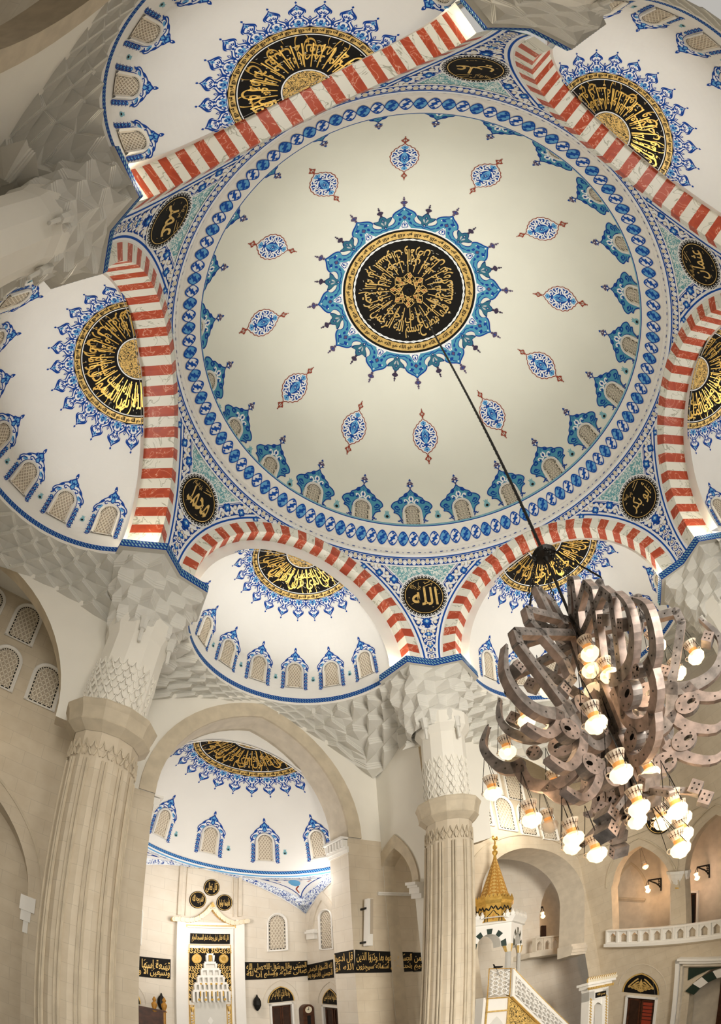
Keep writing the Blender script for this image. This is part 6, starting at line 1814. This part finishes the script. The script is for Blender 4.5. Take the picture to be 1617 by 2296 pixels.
b = MB(); pierced(b, lambda x, y, d=0: mf(x, y, d - .05), [(1073, 2219), (1108, 2219), (1108, 2168), (1073, 2168)], (2, 3), 'trim_white'); b.build('pierced_panel', mn, O)
stair = lambda d0: (lambda x, y, d=0: mf(x, y, d + d0))
for nm, d0, x0, y0, x1, y1, hgt in (('stair_rail', .0, 1113, 2166, 1245, 2318, 52), ('stair_rail', -1.3, 1152, 2160, 1285, 2310, 46)):
    f = stair(d0); sl_ = (y1 - y0) / (x1 - x0); b = MB()
    rail = lambda ya, yb, d, m: b.prism(f, [(x0, y0 + yb), (x1, y1 + yb), (x1, y1 + ya), (x0, y0 + ya)], d - .12, d, m)
    rail(0, 9, .06, 'trim_white'); rail(hgt - 2, hgt + 5, .06, 'trim_white'); rail(-1.5, 0.2, .08, 'gold_paint'); rail(hgt + 5, hgt + 7, .07, 'gold_paint')
    for k in (0,): b.box(f, x0 - 1, x0 + 4, y0, y0 + hgt + 6, -.06, .07, 'trim_white')
    b.build(nm, mn, O)
    b = MB(); pierced(b, f, [(x0 + 4, y0 + hgt), (x1, y1 + hgt - 2), (x1, y1 + 9), (x0 + 4, y0 + 12)], (7, 2), 'trim_white'); b.build('pierced_panel', mn, O)
b = MB(); b.prism(mf, [(1114, 2530), (1300, 2530), (1245, 2366), (1114, 2216)], -.16, -.1, 'gold_arabesque'); b.build('inlaid_flank', mn, O)
b = MB(); b.grid(lambda u, v: mf(1158 + v * cos(u), 2300 - v * sin(u), -.06), seq(0, 2 * pi, 20), [1, 14, 16], 'gold_paint'); b.build('gold_boss', mn, O)
# gate at the foot of the stairs
gt = thing('pulpit_gate', 'white stone gate with gilded crest at the foot of the pulpit stairs', 'gate', mf(1292, 2530, .3)); O = tuple(mf(1292, 2530, .3))
m3 = lambda x, y, d=0: mf(x, y, d + .3)
b = MB(); b.box(m3, 1268, 1282, 2240, 2530, -.3, .1, 'trim_white'); b.box(m3, 1304, 1320, 2240, 2530, -.3, .1, 'trim_white'); b.box(m3, 1268, 1320, 2238, 2262, -.3, .1, 'trim_white')
ga = [(x, 2290 - c) for x, c in parch(1293, 14, 0, 20, 6)]
for p, q in zip(ga, ga[1:]): b.face([m3(*p, .06), m3(*q, .06), m3(q[0], 2262, .06), m3(p[0], 2262, .06)], 'trim_white')
b.build('frame', gt, O)
b = MB(); b.box(m3, 1284, 1312, 2245, 2258, .1, .13, 'lacquer')
for p in text_in('بسم الله', 1287, 1309, 2256, 2247, .02): b.face([m3(*q, .14) for q in p], 'gold_paint')
b.build('inscription', gt, O)
b = MB()
for y0, y1, w, d in ((2238, 2232, 26, .12), (2232, 2224, 32, .2), (2224, 2218, 38, .3)): b.box(m3, 1293 - w, 1293 + w, y1, y0, -.3, d, 'trim_white')
for k in range(11): b.prism(m3, [(1258 + k * 6.4, 2230), (1262 + k * 6.4, 2230), (1260 + k * 6.4, 2236)], .2, .3, 'gold_paint')
b.build('cornice', gt, O)
b = MB()
for k in range(13):
    x = 1257 + k * 6.1
    b.prism(m3, [(x - 1, 2218), (x + 4.5, 2218), (x + 5.6, 2213), (x + 2, 2211), (x + 4, 2205), (x - 1, 2209), (x - 2, 2214)], .22, .3, 'cream', 'gold_paint')
b.build('gilded_crest', gt, O)
b = MB()
for x in (1272, 1314):
    for k in range(20): b.tube([m3(x - 2, 2256 + k * 7, .12), m3(x + 2, 2262 + k * 7, .12)], .035, 'gold_paint', 4)
b.build('gilt_cords', gt, O)
fl = thing('floor_lamp', 'floor lamp with round frosted globe glimpsed behind the pulpit stairs', 'lamp', mf(1234, 2530, -1.5)); O = tuple(mf(1234, 2530, -1.5))
b = MB(); c = mf(1234, 2240, -1.5); b.lathe(c, [(0, -.18), (.13, -.12), (.17, 0), (.13, .12), (0, .17)], 'glow_soft', 12); b.build('globe', fl, O, True)
b = MB(); b.lathe(c, [(.09, -.4), (.14, -.3), (.08, -.16)], 'iron', 10); b.tube([c + Z * -.3, c + Z * -3.4], .04, 'iron', 6); b.build('stand', fl, O)
mic = thing('microphone', 'small black microphone on the pulpit rail', 'microphone', mf(1076, 2163, .0)); O = tuple(mf(1076, 2163))
b = MB(); b.box(mf, 1080, 1092, 2159, 2162, -.1, .05, 'iron'); b.tube([mf(1080, 2162, 0), mf(1076, 2155, 0)], .03, 'iron', 5); b.tube([mf(1078, 2162, .08), mf(1086, 2180, .08)], .012, 'iron', 4); b.build('body', mic, O)
# ------------------------------------------------------------------ chandelier of forged letters
ch_ = thing('chandelier', 'huge forged metal chandelier of interlocking letter shapes hanging on a long cable', 'chandelier', (0, 0, 7.5)); O = (0, 0, 7.5)
b = MB(); b.tube([(0, 0, 27.5), (0, 0, 18), (0, 0, 8.6)], .032, 'iron', 8)
for k in range(90): b.tube([(.035, 0, 27 - k * .2), (-.035, .01, 26.9 - k * .2)], .012, 'iron', 4)
b.build('cable', ch_, O)
b = MB(); b.lathe((0, 0, 8.6), [(.03, .1), (.2, .06), (.24, .0), (.2, -.06), (.05, -.1), (.03, -.2)], 'iron', 16); b.tube([(0, 0, 8.6), (0, 0, 3.6)], .028, 'iron', 8); b.build('ceiling_rose', ch_, O)
rr = random.Random(11)
def plate(mb, f, path, w, t=.13, closed=False, taper=0, m='steel', rivets=True):
    """flat bar of width w bent along a path in the plane of the blade, thickness t"""
    c = crv(path, 4, closed) if closed or len(path) > 2 else path
    N = len(c); L = []
    for i, p in enumerate(c):
        a = c[(i - 1) % N] if closed else c[max(i - 1, 0)]
        q = c[(i + 1) % N] if closed else c[min(i + 1, N - 1)]
        dx, dy = q[0] - a[0], q[1] - a[1]; l = hypot(dx, dy) or 1
        s = i / max(N - 1, 1)
        ww = w * .5 * (1 - taper * s ** 2)
        L.append(((p[0] - dy / l * ww, p[1] + dx / l * ww), (p[0] + dy / l * ww, p[1] - dx / l * ww)))
    h = t / 2
    for i in range(N if closed else N - 1):
        (a, b_), (c_, d_) = L[i], L[(i + 1) % N]
        mb.face([f(*b_, h), f(*d_, h), f(*c_, h), f(*a, h)], m); mb.face([f(*a, -h), f(*c_, -h), f(*d_, -h), f(*b_, -h)], m)
        mb.face([f(*a, h), f(*c_, h), f(*c_, -h), f(*a, -h)], 'copper_steel'); mb.face([f(*b_, -h), f(*d_, -h), f(*d_, h), f(*b_, h)], 'copper_steel')
    if not closed:
        for (a, b_) in (L[0], L[-1]): mb.face([f(*a, h), f(*b_, h), f(*b_, -h), f(*a, -h)], m)
    if rivets:
        for i in range(1, N, 3):
            x, y = c[i]; x += rr.uniform(-.02, .02)
            for sd in (1, -1):
                r = .018
                top = f(x, y, sd * (h + .014))
                q = [f(x + r * u, y + r * v, sd * h) for u, v in ((1, 0), (0, 1), (-1, 0), (0, -1))]
                for k in range(4): mb.face([q[k], q[(k + 1) % 4], top], 'rivet')
def bar(mb, f, pts, w, t=.13, m='steel'):
    """straight-sided loop with mitred corners"""
    out = []
    for a, b_ in zip(pts, pts[1:]): 
        n = max(2, int(hypot(a[0] - b_[0], a[1] - b_[1]) / .16))
        plate(mb, f, [(a[0] + (b_[0] - a[0]) * k / n, a[1] + (b_[1] - a[1]) * k / n) for k in range(n + 1)], w, t, m=m)
    for p in pts: mb.prism(f, [(p[0] + w * .5 * cos(k * pi / 4 + .39), p[1] + w * .5 * sin(k * pi / 4 + .39)) for k in range(8)], -t / 2, t / 2, m)
def eye(mb, f, x, y, r, m='copper_steel', t=.15):
    n = 18
    for k in range(n):
        a0, a1 = 2 * pi * k / n, 2 * pi * (k + 1) / n
        o = lambda a: (x + r * cos(a), y + r * .86 * sin(a)); i_ = lambda a: (x + .06 + r * .36 * cos(a), y + r * .2 * sin(a))
        for h, s in ((t / 2, 1), (-t / 2, -1)): mb.face([f(*o(a0), h), f(*o(a1), h), f(*i_(a1), h), f(*i_(a0), h)], m)
        mb.face([f(*o(a0), t / 2), f(*o(a1), t / 2), f(*o(a1), -t / 2), f(*o(a0), -t / 2)], 'steel'); mb.face([f(*i_(a0), t / 2), f(*i_(a1), t / 2), f(*i_(a1), -t / 2), f(*i_(a0), -t / 2)], 'rivet')
    for k in range(6):
        q = (x + r * .68 * cos(k * pi / 3 + .5), y + r * .58 * sin(k * pi / 3 + .5))
        for sd in (1, -1):
            tp = f(*q, sd * (t / 2 + .014)); w = [f(q[0] + .018 * u, q[1] + .018 * v, sd * t / 2) for u, v in ((1, 0), (0, 1), (-1, 0), (0, -1))]
            for j in range(4): mb.face([w[j], w[(j + 1) % 4], tp], 'rivet')
def rhomb(mb, f, x, y, s, m='copper_steel'):
    mb.prism(f, [(x + s, y), (x, y + s), (x - s, y), (x, y - s)], -.12, .12, m, 'steel')
    mb.prism(lambda a, c, d=0: f(a, c, -d), [(x + s, y), (x, y + s), (x - s, y), (x, y - s)], .119, .12, m)
    for u, v in ((.4, 0), (-.4, 0), (0, .4), (0, -.4)):
        for sd in (1, -1):
            tp = f(x + u * s, y + v * s, sd * .14); w = [f(x + u * s + .018 * p, y + v * s + .018 * q, sd * .12) for p, q in ((1, 0), (0, 1), (-1, 0), (0, -1))]
            for j in range(4): mb.face([w[j], w[(j + 1) % 4], tp], 'rivet')
NB = 6
AZ0 = degrees(atan2(-7.5, 4.2)) if False else -58
for k in range(NB):
    al = radians(AZ0 + 360 / NB * k)
    u = Vector((sin(al), cos(al), 0)); v = Vector((cos(al), -sin(al), 0)); j = rr.uniform(-.05, .05)
    f = lambda x, y, d=0, u=u, v=v: u * x + v * d + Z * y
    up, cr_, ww, st_ = MB(), MB(), MB(), MB(); w_ = .14
    if k % 2 == 0:
        bar(up, f, [(.08, 6.97), (.5, 7.42 + j), (.6, 7.3 + j), (.1, 6.5)], w_, .12)
        bar(up, f, [(.1, 6.85), (.86, 6.96 + j), (.95, 6.72 + j), (.3, 5.6)], w_, .12)
        bar(up, f, [(.1, 6.5), (1.2, 6.44), (1.32, 6.17), (.48, 4.8)], w_, .12)
        plate(cr_, f, [(.46, 5.42), (.68, 5.27), (1.09, 5.22), (1.42, 5.44), (1.56, 5.78), (1.48, 6.12)], .2, .12, taper=.85)
        plate(cr_, f, [(1.36, 4.84), (1.62, 4.9), (1.8, 5.1), (1.9, 5.42), (1.76, 5.72)], .2, .12, taper=.85)
        plate(cr_, f, [(1.46, 4.97), (1.36, 4.56), (1.0, 4.36), (.64, 4.51), (.45, 4.8), (.44, 5.26)], .18, .12, m='copper_steel')
        plate(cr_, f, [(1.14, 4.4), (.94, 4.12), (.56, 4.05), (.25, 4.18), (.1, 4.4)], .17, .12, m='copper_steel')
        eye(ww, f, .74, 4.93, .23); eye(ww, f, .47, 4.4, .19); eye(ww, f, 1.18, 5.0, .11)
        dots = ((.46, 3.72, .13), (.36, 3.5, .13), (.26, 3.72, .12), (.94, 6.12, .12), (1.34, 5.66, .12))
    else:
        bar(up, f, [(.3, 6.75), (.42, 7.22 + j), (.68, 7.42 + j), (.62, 6.9)], w_, .12)
        bar(up, f, [(.15, 6.9), (1.14, 6.76), (1.16, 6.52), (.68, 5.95), (.63, 5.62), (.82, 5.46)], w_, .12)
        bar(up, f, [(.2, 6.6), (1.58, 6.18), (1.58, 5.96), (1.0, 5.05)], w_, .12)
        plate(cr_, f, [(1.02, 5.08), (.85, 4.65), (.62, 4.47), (.3, 4.62), (.15, 5.0)], .19, .12, taper=.5)
        plate(cr_, f, [(.86, 5.1), (1.2, 4.9), (1.6, 4.88), (1.88, 5.06), (2.0, 5.4), (1.86, 5.86)], .21, .12, taper=.85)
        plate(cr_, f, [(1.2, 4.95), (1.3, 4.7), (1.6, 4.52), (1.9, 4.62)], .17, .12, taper=.6, m='copper_steel')
        plate(cr_, f, [(.84, 4.66), (.98, 4.36), (1.35, 4.08), (1.65, 4.2)], .17, .12, taper=.6, m='copper_steel')
        plate(cr_, f, [(.62, 4.25), (.86, 3.88), (1.2, 3.66), (1.5, 3.78)], .16, .12, taper=.6, m='copper_steel')
        eye(ww, f, .62, 5.1, .23); eye(ww, f, 1.12, 4.66, .19); eye(ww, f, .88, 4.16, .19); eye(ww, f, .52, 3.98, .18)
        dots = ((1.82, 5.46, .12), (1.0, 5.3, .12), (.8, 3.42, .13), (.88, 3.2, .13), (.42, 4.72, .11))
    up.build('angular_loops', ch_, O); cr_.build('crescents', ch_, O); ww.build('rounded_letters', ch_, O)
    bar(st_, f, [(.1, 6.9), (.2, 4.7)], .12, .12); bar(st_, f, [(.1, 4.9), (.22, 3.5)], .12, .12); bar(st_, f, [(.2, 3.75), (.84, 3.34)], .09, .09)
    st_.build('stems', ch_, O)
    for x, y, s in dots:
        d_ = MB(); rhomb(d_, f, x, y, s); d_.build('rhombic_dot', ch_, O)
for k in range(6):
    a = 2 * pi * k / 6 + .3; b = MB()
    p0, p1 = Vector((.18 * cos(a), .18 * sin(a), 8.58)), Vector((.75 * cos(a), .75 * sin(a), 7.4))
    n = 16
    for i in range(n):
        q = p0.lerp(p1, i / n); r = p0.lerp(p1, (i + .9) / n); w = Vector((-sin(a), cos(a), 0)) * (.025 if i % 2 else 0) + Z * (0 if i % 2 else .02)
        b.tube([q + w, r + w], .012, 'iron', 4); b.tube([q - w, r - w], .012, 'iron', 4)
    b.build('hanging_chain', ch_, O)
LP = [(-1.55, 1.2, 4.69), (-1.22, 1.11, 5.33), (-1.07, .43, 5.47), (-.93, -1.19, 4.35), (-1.36, .37, 3.86), (-1.0, .04, 3.36), (-.58, 1.06, 3.51), (-.67, .18, 3.09), (-.68, 1.48, 4.07), (-.36, 1.63, 4.82), (-.26, -.54, 5.87), (-.17, -.25, 5.78), (-.12, -.04, 5.57), (-.4, .84, 6.24), (-.03, -.45, 5.51), (.72, -.8, 5.64), (1.38, -.74, 5.37), (1.55, -.02, 5.61), (.71, .27, 5.4), (-.85, -1.24, 3.63), (.08, -.4, 3.85), (-.47, -.77, 3.3), (0, .12, 3.39), (.48, .41, 3.55), (.33, .03, 3.23), (.06, -.74, 3.12), (.74, .13, 3.21), (.4, -.25, 2.87), (.09, -.53, 2.63)]
LL = ['leftmost lit glass lamp of the chandelier', 'lit glass lamp inside the lower left crescent of the chandelier', 'lit glass lamp under the upper left crescent of the chandelier', 'big near glass lamp left of the chandelier stems', 'lit glass lamp hanging left below the chandelier, beside an unlit one', 'front lamp of the close pair hanging over the big gallery arch', 'rear lamp of the close pair hanging over the big gallery arch', 'lit glass lamp hanging low between the pulpit arch and the balcony arch', 'unlit clear glass lamp hanging left below the chandelier', 'lit glass lamp half hidden behind the left letters of the chandelier', 'topmost lamp among the chandelier stems', 'second lamp down among the chandelier stems', 'third lamp down among the chandelier stems, left of the bars', 'lit glass lamp in the upper left loop of the chandelier', 'lit glass lamp just right of the chandelier stems, high up', 'lit glass lamp in the upper right square loop of the chandelier', 'lit glass lamp by the big upper right crescent of the chandelier', 'lit glass lamp mostly hidden behind a right-hand rhombic dot', 'lit glass lamp peeping out behind the middle right letters', 'big near glass lamp with dark etched neck, low centre left of the chandelier', 'lit glass lamp low on the chandelier stems, right of the big near lamp', 'left lamp of the bright bottom cluster, upper one', 'left lamp of the bright bottom cluster, lower one behind', 'middle lamp of the bright bottom cluster', 'lamp in front of the round black wall roundel', 'right lamp of the bright bottom cluster, upper front one', 'right lamp of the bright bottom cluster, just behind another', 'second lowest lamp of the chandelier, at the bottom right', 'lowest lamp of the chandelier, at the bottom right']
for i, (p, lab) in enumerate(zip(LP, LL)):
    glass_lamp('glass_lamp', lab, Vector(p), .275, i != 8, 1.7, 'glass lamps of the chandelier', top=(Vector((p[0] * .45, p[1] * .45, p[2] + .85)) if hypot(p[0], p[1]) < .62 else None))
for p, e in (((-1.1, .6, 4.2), 16), ((-.2, -1.2, 3.2), 16), ((.8, .6, 3.3), 16), ((.3, -.9, 5.2), 10), ((1.0, 0, 5.0), 10), ((-.8, .3, 5.4), 10)):
    lamp('POINT', p, e, (1, .68, .4), .15)
